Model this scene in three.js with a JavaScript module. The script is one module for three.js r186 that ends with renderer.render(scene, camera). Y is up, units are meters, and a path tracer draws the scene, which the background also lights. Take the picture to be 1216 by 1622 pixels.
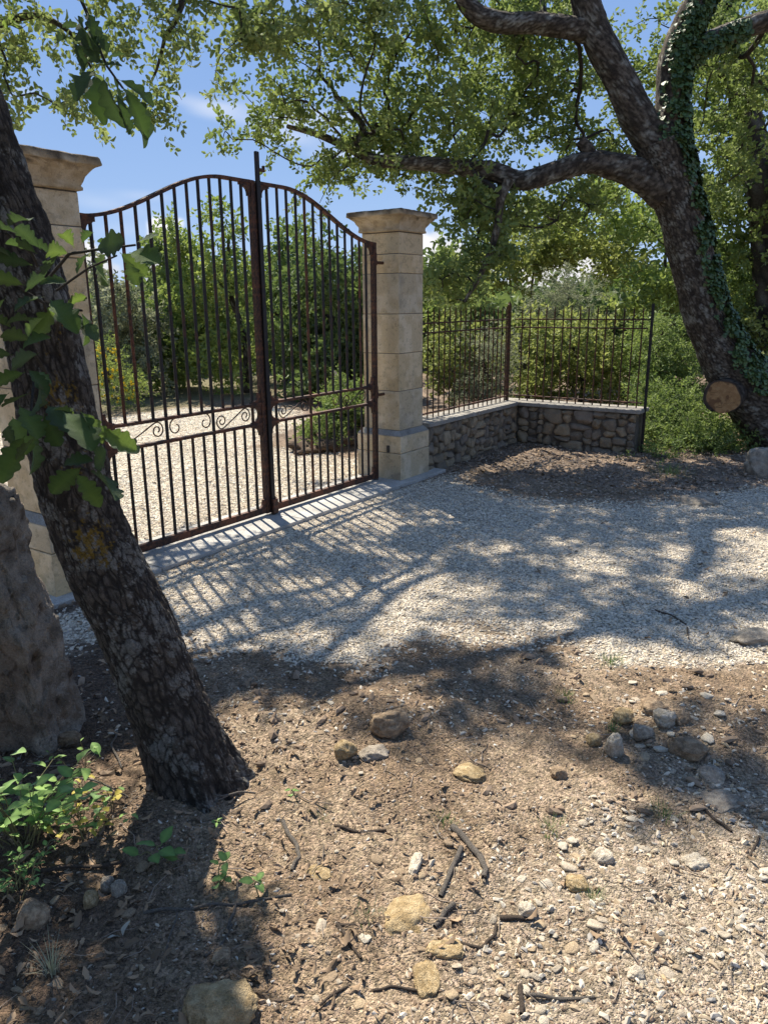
import * as THREE from 'three';
import { RoundedBoxGeometry } from 'three/addons/geometries/RoundedBoxGeometry.js';
import { mergeGeometries, mergeVertices } from 'three/addons/utils/BufferGeometryUtils.js';
import { createNoise3D } from 'simplex-noise';

// ------------------------------------------------------------------ camera, sky, sun, exposure
const V = (x, y, z) => new THREE.Vector3(x, y, z);
const rad = THREE.MathUtils.degToRad;
const EYE = 1.65, PITCH = rad(15.2), ROLL = rad(-0.49), FPX = 1218;
const scene = new THREE.Scene();
const camera = new THREE.PerspectiveCamera(2 * Math.atan(811 / FPX) * 180 / Math.PI, 767 / 1024, 0.05, 9000);
camera.position.set(0, EYE, 0);
camera.rotation.set(-PITCH, 0, ROLL, 'YXZ');
camera.updateMatrixWorld(true);
scene.add(camera);

const SUN_AZ = rad(-27), SUN_EL = rad(53);                                   // ahead and to the left, high
const SUN = V(Math.sin(SUN_AZ) * Math.cos(SUN_EL), Math.sin(SUN_EL), -Math.cos(SUN_AZ) * Math.cos(SUN_EL));
const sun = new THREE.DirectionalLight(new THREE.Color().setRGB(1, 0.925, 0.80), 5);
sun.position.copy(SUN).multiplyScalar(60);
sun.castShadow = true;
sun.shadow.mapSize.set(4096, 4096);
Object.assign(sun.shadow.camera, { left: -22, right: 22, top: 22, bottom: -22, near: 1, far: 140 });
scene.add(sun, sun.target);

const renderer = new THREE.WebGLRenderer({ antialias: true });
renderer.setSize(767, 1024);
renderer.toneMapping = THREE.LinearToneMapping;
renderer.toneMappingExposure = 2.1;
renderer.shadowMap.enabled = true;

// ------------------------------------------------------------------ random numbers and noise
function rng(seed) { let a = seed >>> 0; return () => { a = (a + 0x6D2B79F5) | 0; let t = Math.imul(a ^ (a >>> 15), 1 | a); t = (t + Math.imul(t ^ (t >>> 7), 61 | t)) ^ t; return ((t ^ (t >>> 14)) >>> 0) / 4294967296; }; }
const N3 = createNoise3D(rng(11));
const fbm = (x, y, z, o = 4) => { let s = 0, a = 0.5; for (let i = 0; i < o; i++) { s += a * N3(x, y, z); x *= 2.03; y *= 2.03; z *= 2.03; a *= 0.5; } return s; };
const clamp = THREE.MathUtils.clamp, lerp = THREE.MathUtils.lerp, smooth = THREE.MathUtils.smoothstep;
const hash = (x, y, z) => { let h = Math.imul(x, 374761393) ^ Math.imul(y, 668265263) ^ Math.imul(z, 2147483647 ^ 0x5bd1e995); h = Math.imul(h ^ (h >>> 13), 1274126177); return ((h ^ (h >>> 16)) >>> 0) / 4294967296; };
function worley(x, y, z) {                                                    // [nearest, second nearest, cell value]
  const X = Math.floor(x), Y = Math.floor(y), Z = Math.floor(z);
  let a = 9, b = 9, id = 0;
  for (let i = -1; i < 2; i++) for (let j = -1; j < 2; j++) for (let k = -1; k < 2; k++) {
    const cx = X + i, cy = Y + j, cz = Z + k, h = hash(cx, cy, cz);
    const dx = cx + h - x, dy = cy + hash(cx + 91, cy, cz) - y, dz = cz + hash(cx, cy + 57, cz) - z;
    const d = dx * dx + dy * dy + dz * dz;
    if (d < a) { b = a; a = d; id = h; } else if (d < b) b = d;
  }
  return [Math.sqrt(a), Math.sqrt(b), id];
}

// ------------------------------------------------------------------ the sky: blue with fair-weather cumulus low down, one colour law all round
{
  const w = 2048, h = 1024, data = new Float32Array(w * h * 4);
  const R = rng(5), heaps = [];
  const addHeap = (az, el, wd, ht) => heaps.push([rad(az), rad(el), rad(wd), rad(ht)]);
  addHeap(-20.5, 0.5, 3.4, 4.6); addHeap(-14.6, 1, 2.8, 5.2); addHeap(-10, 0, 3, 3); addHeap(4, 1, 5, 4.5); addHeap(13, 0.5, 6, 4);
  for (let k = 0; k < 34; k++) addHeap(24 + k * 9.3 + R() * 6, R() * 3, 3 + R() * 5, 3 + R() * 5);
  for (let j = 0; j < h; j++) {
    const el = ((j + 0.5) / h - 0.5) * Math.PI, se = Math.sin(el), ce = Math.cos(el);
    for (let i = 0; i < w; i++) {
      const phi = ((i + 0.5) / w - 0.5) * 2 * Math.PI, dx = ce * Math.cos(phi), dz = ce * Math.sin(phi);
      const up = Math.max(se, 0), t = 1 - Math.exp(-up * 3.6);
      let r = lerp(0.40, 0.165, t), g = lerp(0.605, 0.315, t), b = lerp(0.93, 0.70, t);
      const low = Math.exp(-up * 22); r = lerp(r, 0.86, low * 0.55); g = lerp(g, 0.92, low * 0.55); b = lerp(b, 1.0, low * 0.55);
      if (el > 0) {
        const ci = smooth(fbm(dx * 1.3 + 4, se * 9, dz * 1.3, 4) + 0.30 * N3(dx * 7, se * 34, dz * 7), 0.22, 0.75) * 0.55 * smooth(el, 0.02, 0.2);
        r = lerp(r, 0.95, ci); g = lerp(g, 0.98, ci); b = lerp(b, 1.04, ci);
        const az = Math.atan2(dx, -dz);
        if (el < 0.24) for (const [a0, e0, wd, ht] of heaps) {
          let da = az - a0; da = Math.abs(da) > Math.PI ? da - Math.sign(da) * 2 * Math.PI : da;
          if (Math.abs(da) > wd * 1.7) continue;
          const bx = dx * 14, by = se * 18, bz = dz * 14;
          const puff = 1 - worley(bx, by, bz)[0], puff2 = 1 - worley(bx * 2.7, by * 2.7, bz * 2.7)[0];
          const shape = 1 - Math.hypot(da / wd, Math.max(0, el - e0) / ht) + 0.5 * (puff - 0.5) + 0.24 * (puff2 - 0.5) + 0.15 * fbm(bx * 2, by * 2, bz * 2, 3);
          const c = smooth(shape, 0.18, 0.34);
          if (c <= 0) continue;
          const lit = clamp(0.72 + 0.5 * (puff - 0.5) + 0.35 * (puff2 - 0.5) + 0.2 * (el - e0) / ht, 0.5, 1.12);
          r = lerp(r, lit, c); g = lerp(g, lit * 1.01, c); b = lerp(b, lit * 1.05, c);
        }
      }
      if (el <= 0) { r = 0.2; g = 0.2; b = 0.19; }
      const o = (j * w + i) * 4; r *= 0.52; g *= 0.51; b *= 0.50; data[o] = r; data[o + 1] = g; data[o + 2] = b; data[o + 3] = 1;
    }
  }
  const sky = new THREE.DataTexture(data, w, h, THREE.RGBAFormat, THREE.FloatType);
  sky.mapping = THREE.EquirectangularReflectionMapping; sky.magFilter = sky.minFilter = THREE.LinearFilter; sky.needsUpdate = true;
  scene.background = sky; scene.environment = sky;
}

// ------------------------------------------------------------------ surveying: the lines of sight that were measured in the photograph, and the gate's own axes
function ray(px, py) { return V((px - 608) / FPX, (811 - py) / FPX, -1).applyQuaternion(camera.quaternion); }
function ground(px, py, y = 0) { const d = ray(px, py); return d.multiplyScalar((y - EYE) / d.y).add(V(0, EYE, 0)); }
function ahead(px, py, z) { const d = ray(px, py); return d.multiplyScalar(z / -d.z).add(V(0, EYE, 0)); }
const GATE_AZ = rad(35.095), TURN = Math.PI / 2 - GATE_AZ, OFF = -4.1968;
const GD = V(Math.sin(GATE_AZ), 0, -Math.cos(GATE_AZ)), ND = V(Math.cos(GATE_AZ), 0, Math.sin(GATE_AZ));
const site = (g, n, y = 0) => V(GD.x * g + ND.x * (n + OFF), y, GD.z * g + ND.z * (n + OFF));
const toSite = (x, z) => [x * GD.x + z * GD.z, x * ND.x + z * ND.z - OFF];

// ------------------------------------------------------------------ naming
const used = new Map();
function numbered(name) { const n = used.get(name) ?? 0; used.set(name, n + 1); return n ? name + '_' + String(n).padStart(3, '0') : name; }
function tag(o, label, category, group) { o.userData.label = label; o.userData.category = category; if (group) o.userData.group = group; return o; }
function shadows(o) { o.castShadow = o.receiveShadow = true; return o; }
function thing(name, label, category, at = V(0, 0, 0), turn = 0, group) { const o = new THREE.Group(); o.name = numbered(name); o.position.copy(at); o.rotation.y = turn; scene.add(o); return tag(o, label, category, group); }
function part(name, geometry, material, parent) { const m = shadows(new THREE.Mesh(geometry, material)); m.name = numbered(name); parent.add(m); return m; }
function structure(name, geometry, material) { const m = part(name, geometry, material, scene); m.userData.kind = 'structure'; return m; }
function mass(name, geometry, material, matrices, colors, parent) {            // uncountable pieces: one object of kind stuff
  const m = shadows(new THREE.InstancedMesh(geometry, material, matrices.length)); m.name = numbered(name); m.userData.kind = 'stuff';
  matrices.forEach((x, i) => m.setMatrixAt(i, x)); if (colors) colors.forEach((c, i) => m.setColorAt(i, c));
  parent.add(m); return m;
}

// ------------------------------------------------------------------ tiling textures
function tileNoise(size, period, seed) {                                       // periodic value noise
  const g = new Float32Array(period * period), R = rng(seed); for (let i = 0; i < g.length; i++) g[i] = R();
  const out = new Float32Array(size * size), s = period / size;
  for (let y = 0; y < size; y++) { const fy = y * s, y0 = Math.floor(fy), ty = fy - y0, wy = ty * ty * (3 - 2 * ty), a = (y0 % period) * period, b = ((y0 + 1) % period) * period;
    for (let x = 0; x < size; x++) { const fx = x * s, x0 = Math.floor(fx), tx = fx - x0, wx = tx * tx * (3 - 2 * tx), c = x0 % period, d = (x0 + 1) % period;
      out[y * size + x] = (g[a + c] * (1 - wx) + g[a + d] * wx) * (1 - wy) + (g[b + c] * (1 - wx) + g[b + d] * wx) * wy; } }
  return out;
}
function tileFbm(size, period, octaves, seed, gain = 0.5) {
  const out = new Float32Array(size * size); let a = 1, total = 0;
  for (let o = 0; o < octaves && period <= size; o++, period *= 2, a *= gain) { const n = tileNoise(size, period, seed + o * 17); for (let i = 0; i < out.length; i++) out[i] += a * n[i]; total += a; }
  for (let i = 0; i < out.length; i++) out[i] /= total; return out;
}
function tileCells(size, n, seed) {                                            // periodic worley: [F1, F2 - F1, cell value]
  const R = rng(seed), P = []; for (let i = 0; i < n * n; i++) P.push([R(), R(), R()]);
  const f1 = new Float32Array(size * size), gap = new Float32Array(size * size), id = new Float32Array(size * size), s = n / size;
  for (let y = 0; y < size; y++) for (let x = 0; x < size; x++) {
    const fx = x * s, fy = y * s, X = Math.floor(fx), Y = Math.floor(fy); let a = 9, b = 9, c = 0;
    for (let j = -1; j < 2; j++) for (let i = -1; i < 2; i++) { const p = P[((Y + j + n) % n) * n + (X + i + n) % n], dx = X + i + p[0] - fx, dy = Y + j + p[1] - fy, d = dx * dx + dy * dy; if (d < a) { b = a; a = d; c = p[2]; } else if (d < b) b = d; }
    const o = y * size + x; f1[o] = Math.sqrt(a); gap[o] = Math.sqrt(b) - f1[o]; id[o] = c;
  }
  return [f1, gap, id];
}
function texture(size, fn, srgb = false) {                                     // fn(i) -> [r, g, b] linear 0..1
  const d = new Uint8Array(size * size * 4), enc = (v) => Math.round(255 * clamp(srgb ? (v <= 0.0031308 ? v * 12.92 : 1.055 * Math.pow(v, 1 / 2.4) - 0.055) : v, 0, 1));
  for (let i = 0; i < size * size; i++) { const c = fn(i); d[i * 4] = enc(c[0]); d[i * 4 + 1] = enc(c[1]); d[i * 4 + 2] = enc(c[2]); d[i * 4 + 3] = 255; }
  const t = new THREE.DataTexture(d, size, size); t.wrapS = t.wrapT = THREE.RepeatWrapping; t.magFilter = THREE.LinearFilter; t.minFilter = THREE.LinearMipmapLinearFilter; t.generateMipmaps = true;
  if (srgb) t.colorSpace = THREE.SRGBColorSpace; t.needsUpdate = true; return t;
}
const rep = (t, s) => { const c = t.clone(); c.repeat.set(s, s); c.needsUpdate = true; return c; };
const mixc = (a, b, t) => [lerp(a[0], b[0], t), lerp(a[1], b[1], t), lerp(a[2], b[2], t)];

const TS = 1024;
const n8 = tileFbm(TS, 8, 6, 21), n4 = tileFbm(TS, 4, 7, 77, 0.6), n32 = tileFbm(TS, 32, 5, 133, 0.65), n128 = tileFbm(TS, 128, 3, 9, 0.8);
const cells48 = tileCells(TS, 48, 3), cells110 = tileCells(TS, 110, 8);
// limestone: cream with ochre clouds, grey weathering, pits
const limeMap = texture(TS, (i) => { const a = smooth(n8[i], 0.42, 0.68), b = smooth(n4[i], 0.5, 0.72), c = n128[i]; let k = mixc([0.47, 0.385, 0.26], [0.56, 0.48, 0.355], a); k = mixc(k, [0.26, 0.225, 0.175], b * 0.6); const p = n32[i] > 0.64 ? 0.8 : 1; return k.map((v) => v * (0.84 + 0.3 * c) * p); }, true);
const limeBump = texture(TS, (i) => { const v = 0.5 * n32[i] + 0.3 * n128[i] + 0.2 * n8[i] - (n32[i] > 0.62 ? (n32[i] - 0.62) * 2 : 0); return [v, v, v]; });
const greyMap = texture(TS, (i) => { const v = 0.62 + 0.5 * (n8[i] - 0.5) + 0.5 * (n128[i] - 0.5) - (cells110[0][i] < 0.2 ? 0.08 : 0); return [v, v * 0.985, v * 0.95]; }, true);
// neutral speckle, multiplied by vertex colours
const speckMap = texture(TS, (i) => { const v = clamp(0.5 + 0.42 * (cells110[2][i] - 0.5) + 0.5 * (n128[i] - 0.5) + 0.5 * (n32[i] - 0.5) - (cells110[1][i] < 0.1 ? 0.16 : 0), 0.08, 1); return [v, v * lerp(0.96, 1.0, cells48[2][i]), v * lerp(0.9, 1, cells110[2][i])]; }, true);
const crumbBump = texture(TS, (i) => { const v = 0.45 * (1 - cells48[0][i]) * cells48[2][i] + 0.4 * (1 - cells110[0][i]) * cells110[2][i] + 0.25 * n32[i]; return [v, v, v]; });
const barkBump = texture(TS, (i) => { const v = clamp(0.35 * n32[i] + 0.3 * n128[i] + 0.5 * clamp(cells110[1][i] * 1.6, 0, 0.6), 0, 1); return [v, v, v]; });
const barkMap = texture(TS, (i) => { const v = clamp(0.62 + 0.75 * (n32[i] - 0.5) + 0.6 * (n128[i] - 0.5) - (cells110[1][i] < 0.12 ? 0.15 : 0), 0.15, 1); return [v, v * 0.99, v * 0.97]; }, true);
const rustMap = texture(TS, (i) => { const a = smooth(n8[i], 0.45, 0.62), b = smooth(n32[i], 0.45, 0.65); let k = mixc([0.030, 0.014, 0.009], [0.105, 0.036, 0.016], a); k = mixc(k, [0.16, 0.066, 0.026], b * 0.45); return k.map((v) => v * (0.75 + 0.5 * n128[i])); }, true);
const ironMap = texture(TS, (i) => { const a = smooth(n8[i], 0.5, 0.68); return mixc([0.014, 0.013, 0.014], [0.05, 0.02, 0.012], a).map((v) => v * (0.8 + 0.4 * n128[i])); }, true);

// ------------------------------------------------------------------ materials
const std = (o) => new THREE.MeshStandardMaterial({ roughness: 0.9, ...o });
const M = {
  lime: [0, 1, 2].map((k) => std({ color: new THREE.Color().setRGB(...[[1.22, 1.15, 1.02], [1.06, 1.03, 0.96], [1.22, 1.11, 0.92]][k]), map: rep(limeMap, 0.9 + k * 0.13), bumpMap: rep(limeBump, 1.6), bumpScale: 0.012, roughness: 0.95 })),
  limeCap: std({ vertexColors: true, map: rep(limeMap, 1.1), bumpMap: rep(limeBump, 2), bumpScale: 0.016, roughness: 0.97 }),
  mortar: std({ color: new THREE.Color().setRGB(0.22, 0.19, 0.155), map: rep(greyMap, 1.5), bumpMap: rep(limeBump, 2.5), bumpScale: 0.03 }),
  concrete: std({ color: new THREE.Color().setRGB(0.62, 0.60, 0.56), map: rep(greyMap, 1), bumpMap: rep(limeBump, 2.3), bumpScale: 0.008 }),
  coping: std({ color: new THREE.Color().setRGB(0.50, 0.47, 0.42), map: rep(greyMap, 1.3), bumpMap: rep(limeBump, 2), bumpScale: 0.02 }),
  rubble: [[0.24, 0.205, 0.155], [0.285, 0.24, 0.175], [0.205, 0.18, 0.145], [0.32, 0.27, 0.195], [0.225, 0.20, 0.17]].map((c) => std({ color: new THREE.Color().setRGB(...c.map((v, k) => v * [1.75, 1.68, 1.58][k])), map: rep(greyMap, 2), bumpMap: rep(limeBump, 3), bumpScale: 0.02, roughness: 0.97 })),
  rock: std({ vertexColors: true, map: rep(greyMap, 2.2), bumpMap: rep(limeBump, 4), bumpScale: 0.012, roughness: 0.97 }),
  bigStone: std({ vertexColors: true, map: rep(greyMap, 1.4), bumpMap: rep(limeBump, 2), bumpScale: 0.03, roughness: 0.97 }),
  ground: std({ vertexColors: true, map: rep(speckMap, 1.1), bumpMap: rep(crumbBump, 1.9), bumpScale: 0.016, roughness: 0.98 }),
  pebble: std({ color: 0xffffff, roughness: 0.93 }),
  rust: std({ map: rep(rustMap, 2.2), bumpMap: rep(limeBump, 6), bumpScale: 0.0025, roughness: 0.72, metalness: 0.15 }),
  iron: std({ map: rep(ironMap, 2.2), bumpMap: rep(limeBump, 6), bumpScale: 0.0015, roughness: 0.5, metalness: 0.3 }),
  fence: std({ color: new THREE.Color().setRGB(0.8, 0.75, 0.7), map: rep(rustMap, 3), roughness: 0.75, metalness: 0.1 }),
  black: std({ color: new THREE.Color().setRGB(0.02, 0.02, 0.021), roughness: 0.35 }),
  bark: std({ vertexColors: true, map: rep(barkMap, 2.2), bumpMap: rep(barkBump, 3), bumpScale: 0.034, roughness: 0.98 }),
  barkOak: std({ vertexColors: true, color: new THREE.Color().setRGB(1.65, 1.63, 1.56), map: rep(barkMap, 2.2), bumpMap: rep(barkBump, 3), bumpScale: 0.034, roughness: 0.98 }),
  barkFine: std({ color: new THREE.Color().setRGB(0.10, 0.088, 0.074), map: rep(barkMap, 3), bumpMap: rep(barkBump, 6), bumpScale: 0.008, roughness: 0.98 }),
  stick: std({ color: new THREE.Color().setRGB(0.30, 0.26, 0.215), map: rep(barkMap, 7), bumpMap: rep(barkBump, 14), bumpScale: 0.004, roughness: 0.95 }),
  stickDark: std({ color: new THREE.Color().setRGB(0.17, 0.125, 0.09), map: rep(barkMap, 7), bumpMap: rep(barkBump, 14), bumpScale: 0.004, roughness: 0.95 }),
  leaf: new THREE.MeshPhysicalMaterial({ color: 0xffffff, roughness: 0.92, transmission: 0.45, thickness: 0, specularIntensity: 0.5 }),
  nearLeaf: ['0.055,0.10,0.026', '0.075,0.13,0.03', '0.12,0.185,0.04', '0.045,0.08,0.026'].map((s) => new THREE.MeshPhysicalMaterial({ vertexColors: true, color: new THREE.Color().setRGB(...s.split(',').map(Number)), roughness: 0.95, transmission: 0.4, thickness: 0, specularIntensity: 0.3, bumpMap: rep(limeBump, 20), bumpScale: 0.002 })),
  softLeaf: ['0.15,0.26,0.075', '0.19,0.31,0.085', '0.12,0.22,0.06'].map((s) => new THREE.MeshPhysicalMaterial({ vertexColors: true, color: new THREE.Color().setRGB(...s.split(',').map(Number)), roughness: 0.9, transmission: 0.35, thickness: 0, specularIntensity: 0.6 })),
  yellowLeaf: new THREE.MeshPhysicalMaterial({ color: new THREE.Color().setRGB(0.50, 0.42, 0.05), roughness: 0.9, transmission: 0.45, thickness: 0 }),
  deadLeaf: std({ color: 0xffffff, roughness: 0.9 }),
  ivy: std({ color: 0xffffff, roughness: 0.55 }),
};

// ------------------------------------------------------------------ shapes
function planarUV(g) {                                                         // uv in metres, from the plane each face lies closest to
  g = g.index ? g.toNonIndexed() : g; const p = g.attributes.position, uv = new Float32Array(p.count * 2), a = V(), b = V(), c = V();
  for (let i = 0; i < p.count; i += 3) { a.fromBufferAttribute(p, i); b.fromBufferAttribute(p, i + 1); c.fromBufferAttribute(p, i + 2);
    const n = b.clone().sub(a).cross(c.clone().sub(a)), x = Math.abs(n.x), y = Math.abs(n.y), z = Math.abs(n.z);
    [a, b, c].forEach((q, k) => { uv[(i + k) * 2] = x > y && x > z ? q.z : q.x; uv[(i + k) * 2 + 1] = y >= x && y >= z ? q.z : q.y; }); }
  g.setAttribute('uv', new THREE.BufferAttribute(uv, 2)); return g;
}
function shiftUV(g, du, dv) { const u = g.attributes.uv; for (let i = 0; i < u.count; i++) u.setXY(i, u.getX(i) + du, u.getY(i) + dv); return g; }
function block(w, h, d, r = 0.006, seed = 0) { const g = planarUV(new RoundedBoxGeometry(w, h, d, 2, r)); return shiftUV(g, hash(seed, 1, 2) * 3, hash(seed, 5, 2) * 3); }
function boxAt(w, h, d, x, y, z, r = 0.003) { return planarUV(new RoundedBoxGeometry(w, h, d, 1, Math.min(r, w / 2.1, h / 2.1, d / 2.1))).translate(x, y, z); }
function rodUV(g, r, len) { const u = g.attributes.uv; for (let i = 0; i < u.count; i++) u.setXY(i, u.getX(i) * 2 * Math.PI * r, u.getY(i) * len); return g; }
function rod(x, y0, y1, z, r, n = 8) { return shiftUV(rodUV(new THREE.CylinderGeometry(r, r, y1 - y0, n, 1), r, y1 - y0).translate(x, (y0 + y1) / 2, z), x * 3.7, x * 1.3); }
function tube(pts, r, seg, n = 7) { const c = new THREE.CatmullRomCurve3(pts); return rodUV(new THREE.TubeGeometry(c, seg, r, n), r, c.getLength()); }
function smoothed(g) { g = g.clone(); for (const k of ['normal', 'uv']) g.deleteAttribute(k); g = mergeVertices(g, 1e-5); g.computeVertexNormals(); return g; }

// a stone: a ball pushed towards a rough box, chipped by planes and noise
function stoneShape(seed, [sx, sy, sz], { detail = 3, box = 0.5, rough = 0.12, chips = 5, colors = null, front = 0 } = {}) {
  const R = rng(seed * 7919 + 13), g0 = new THREE.IcosahedronGeometry(1, detail); let g = smoothed(g0); const p = g.attributes.position, v = V(), o = R() * 50;
  const planes = []; for (let k = 0; k < chips; k++) planes.push([V(R() - 0.5, R() - 0.5, R() - 0.5).normalize(), 0.62 + R() * 0.3]); if (front) planes.push([V((R() - 0.5) * 0.5, (R() - 0.5) * 0.5, 1).normalize(), front]);
  const col = colors ? new Float32Array(p.count * 3) : null;
  for (let i = 0; i < p.count; i++) {
    v.fromBufferAttribute(p, i); const m = Math.max(Math.abs(v.x), Math.abs(v.y), Math.abs(v.z)); v.multiplyScalar(lerp(1, 0.82 / m, box));
    for (const [n, d] of planes) { const q = v.dot(n); if (q > d) v.addScaledVector(n, (d - q) * 0.85); }
    v.multiplyScalar(1 + rough * (fbm(v.x * 1.6 + o, v.y * 1.6, v.z * 1.6, 3) + 0.35 * N3(v.x * 6 + o, v.y * 6, v.z * 6)));
    if (col) { const c = colors(v, o); col.set(c, i * 3); }
    p.setXYZ(i, v.x * sx, v.y * sy, v.z * sz);
  }
  g.computeVertexNormals(); if (col) g.setAttribute('color', new THREE.BufferAttribute(col, 3));
  const nrm = g; g = planarUV(nrm.toNonIndexed()); return shiftUV(g, R(), R());
}

// a leaf along +x, its blade in the xy plane; lobes > 0 gives an oak leaf
function leafShape({ len, wid, n = 10, lobes = 0, depth = 0.35, fold = 0.25, curl = 0.15, stalk = 0.12, point = 1, blunt = 0 }) {
  const pos = [], idx = [], uv = [], vc = []; const L = len;
  for (let i = 0; i <= n; i++) {
    const t = i / n; let w = Math.pow(Math.sin(Math.PI * Math.pow(t, 0.85)), 0.75) * (1 - 0.15 * t * point); if (lobes) w = Math.pow(Math.max(0, Math.sin(Math.PI * Math.pow(t, 1.25) * 0.95 + 0.08)), 0.75);
    if (lobes) { const c = 0.5 * (1 - Math.cos(2 * Math.PI * (t * lobes + 0.3))); w *= 1 - depth * c * c * (0.4 + 0.6 * Math.sin(Math.PI * t)); }
    w = Math.max(w, 0.02) * wid / 2; if (i === 0) w = 0.004 * L; if (i === n && !lobes) w = blunt * wid / 2 + 0.002 * L;
    const x = L * (stalk + (1 - stalk) * t), z = -curl * L * t * t;
    const wave = 0.035 * L * Math.sin(t * 9 + fold * 20) * Math.sin(Math.PI * t), a = w * Math.cos(fold * 1.4), b = w * Math.sin(fold * 1.4) + wave, e = i % 3 === 1 ? 1.06 : 0.86; vc.push(e, e, e, 1.5, 1.45, 1.3, e * 0.96, e * 0.96, e * 0.96);
    pos.push(x + (lobes ? w * 0.25 : 0), a, z + b, x, 0, z, x + (lobes ? w * 0.25 : 0), -a, z + b - 1.6 * wave); uv.push(x, a, x, 0, x, -a);
    if (i) { const k = i * 3; idx.push(k - 3, k, k - 2, k - 2, k, k + 1, k - 2, k + 1, k - 1, k - 1, k + 1, k + 2); }
  }
  const k = pos.length / 3, s = L * 0.012; for (let i = 0; i < 4; i++) vc.push(1.4, 1.35, 1.2); pos.push(0, s, 0, 0, -s, 0, L * stalk, s, 0, L * stalk, -s, 0); uv.push(0, s, 0, -s, L * stalk, s, L * stalk, -s); idx.push(k, k + 1, k + 2, k + 2, k + 1, k + 3);
  const g = new THREE.BufferGeometry(); g.setAttribute('position', new THREE.Float32BufferAttribute(pos, 3)); g.setAttribute('uv', new THREE.Float32BufferAttribute(uv, 2)); g.setAttribute('color', new THREE.Float32BufferAttribute(vc, 3)); g.setIndex(idx); g.computeVertexNormals(); return g;
}
const X3 = V(1, 0, 0), Y3 = V(0, 1, 0);
function orient(dir, roll) { const q = new THREE.Quaternion().setFromUnitVectors(X3, dir.clone().normalize()); return q.multiply(new THREE.Quaternion().setFromAxisAngle(X3, roll)); }
// a leaf is laid so that its blade faces up as far as its direction lets it
function lay(dir, wobble = 0) { const x = dir.clone().normalize(), u = Math.abs(x.y) > 0.97 ? V(1, 0, 0) : Y3, z = u.clone().addScaledVector(x, -u.dot(x)).normalize(), y = z.clone().cross(x); const q = new THREE.Quaternion().setFromRotationMatrix(new THREE.Matrix4().makeBasis(x, y, z)); return q.multiply(new THREE.Quaternion().setFromAxisAngle(X3, wobble)); }
function sprig(seed, { len = 0.16, leaves = 9, leaf = 0.055, ratio = 0.62, spread = 1 } = {}) {
  const R = rng(seed), gs = []; const lf = [0, 1, 2].map((k) => leafShape({ len: leaf * (0.8 + 0.25 * k), wid: leaf * ratio * (0.85 + 0.2 * k), n: 4, fold: 0.2 + 0.15 * k, curl: 0.05 + 0.12 * k, stalk: 0.1, point: -1.2, blunt: 0.42 }));
  for (let k = 0; k < leaves; k++) { const t = Math.min(1, (k + 0.6) / leaves * 1.15), last = k > leaves * 0.7; const side = k * 2.4; const d = V(last ? 0.6 + R() : 0.5, Math.cos(side) * spread, Math.sin(side) * spread * 0.7 - 0.1).normalize();
    const g = lf[Math.floor(R() * 3)].clone(); g.deleteAttribute('color'); g.applyQuaternion(lay(d, (R() - 0.5) * 1.6)); g.translate(len * t, 0, (R() - 0.5) * 0.01); gs.push(g); }
  const st = new THREE.CylinderGeometry(0.0012, 0.002, len, 3, 1, true).rotateZ(-Math.PI / 2).translate(len / 2, 0, 0); gs.push(st);
  return mergeGeometries(gs.map((g) => { const q = g.index ? g.toNonIndexed() : g; return q; }));
}

// ------------------------------------------------------------------ the ground
const inPoly = (P, x, z) => { let c = false; for (let i = 0, j = P.length - 1; i < P.length; j = i++) { const [a, b] = P[i], [d, e] = P[j]; if ((b > z) !== (e > z) && x < (d - a) * (z - b) / (e - b) + a) c = !c; } return c; };
const polyDist = (P, x, z) => { let m = 1e9; for (let i = 0, j = P.length - 1; i < P.length; j = i++) { const [a, b] = P[j], [d, e] = P[i], ux = d - a, uz = e - b, t = clamp(((x - a) * ux + (z - b) * uz) / (ux * ux + uz * uz), 0, 1); m = Math.min(m, Math.hypot(x - a - ux * t, z - b - uz * t)); } return inPoly(P, x, z) ? m : -m; };
const gxz = (list) => list.map(([a, b]) => { const p = ground(a, b); return [p.x, p.z]; });
const DRIVE = gxz([[-420, 1020], [20, 1003], [150, 1010], [260, 1012], [330, 1030], [420, 1022], [480, 1034], [560, 1046], [640, 1028], [700, 1004], [780, 1000], [860, 1012], [950, 1046], [1080, 1050], [1216, 1042], [1600, 1030], [1600, 775], [1216, 772], [1100, 784], [1000, 797], [900, 797], [800, 788], [745, 772], [715, 752], [590, 772], [240, 905], [60, 990]]);
const COURT = [[-0.5, 0.1], [6.6, 0.1], [6.55, -0.9], [6.7, -1.7], [6.4, -2.3], [7.2, -2.7], [8.6, -3.2], [9.6, -4.7], [8.2, -5.9], [6.3, -5.6], [4, -6.2], [0, -6.5]].map(([g, n]) => { const p = site(g, n); return [p.x, p.z]; });
const CHIPS = gxz([[700, 1900], [800, 1560], [860, 1420], [960, 1330], [1100, 1270], [1300, 1230], [2200, 1300], [2200, 2600]]);
const gravelAt = (x, z) => { const w = (0.30 * fbm(x * 1.7, 3, z * 2.6, 4) + 0.07 * N3(x * 11, 1, z * 11)) * (Math.abs(x) < 9 ? 1 : 0), a = Math.max(polyDist(DRIVE, x, z), polyDist(COURT, x, z)); return smooth(a + w * (z > -5.5 ? 1 : 0.5), -0.20, 0.22); };
const chipsAt = (x, z) => smooth(polyDist(CHIPS, x, z) + 0.35 * fbm(x * 1.8, 9, z * 1.8, 3), -0.45, 0.35);
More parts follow.
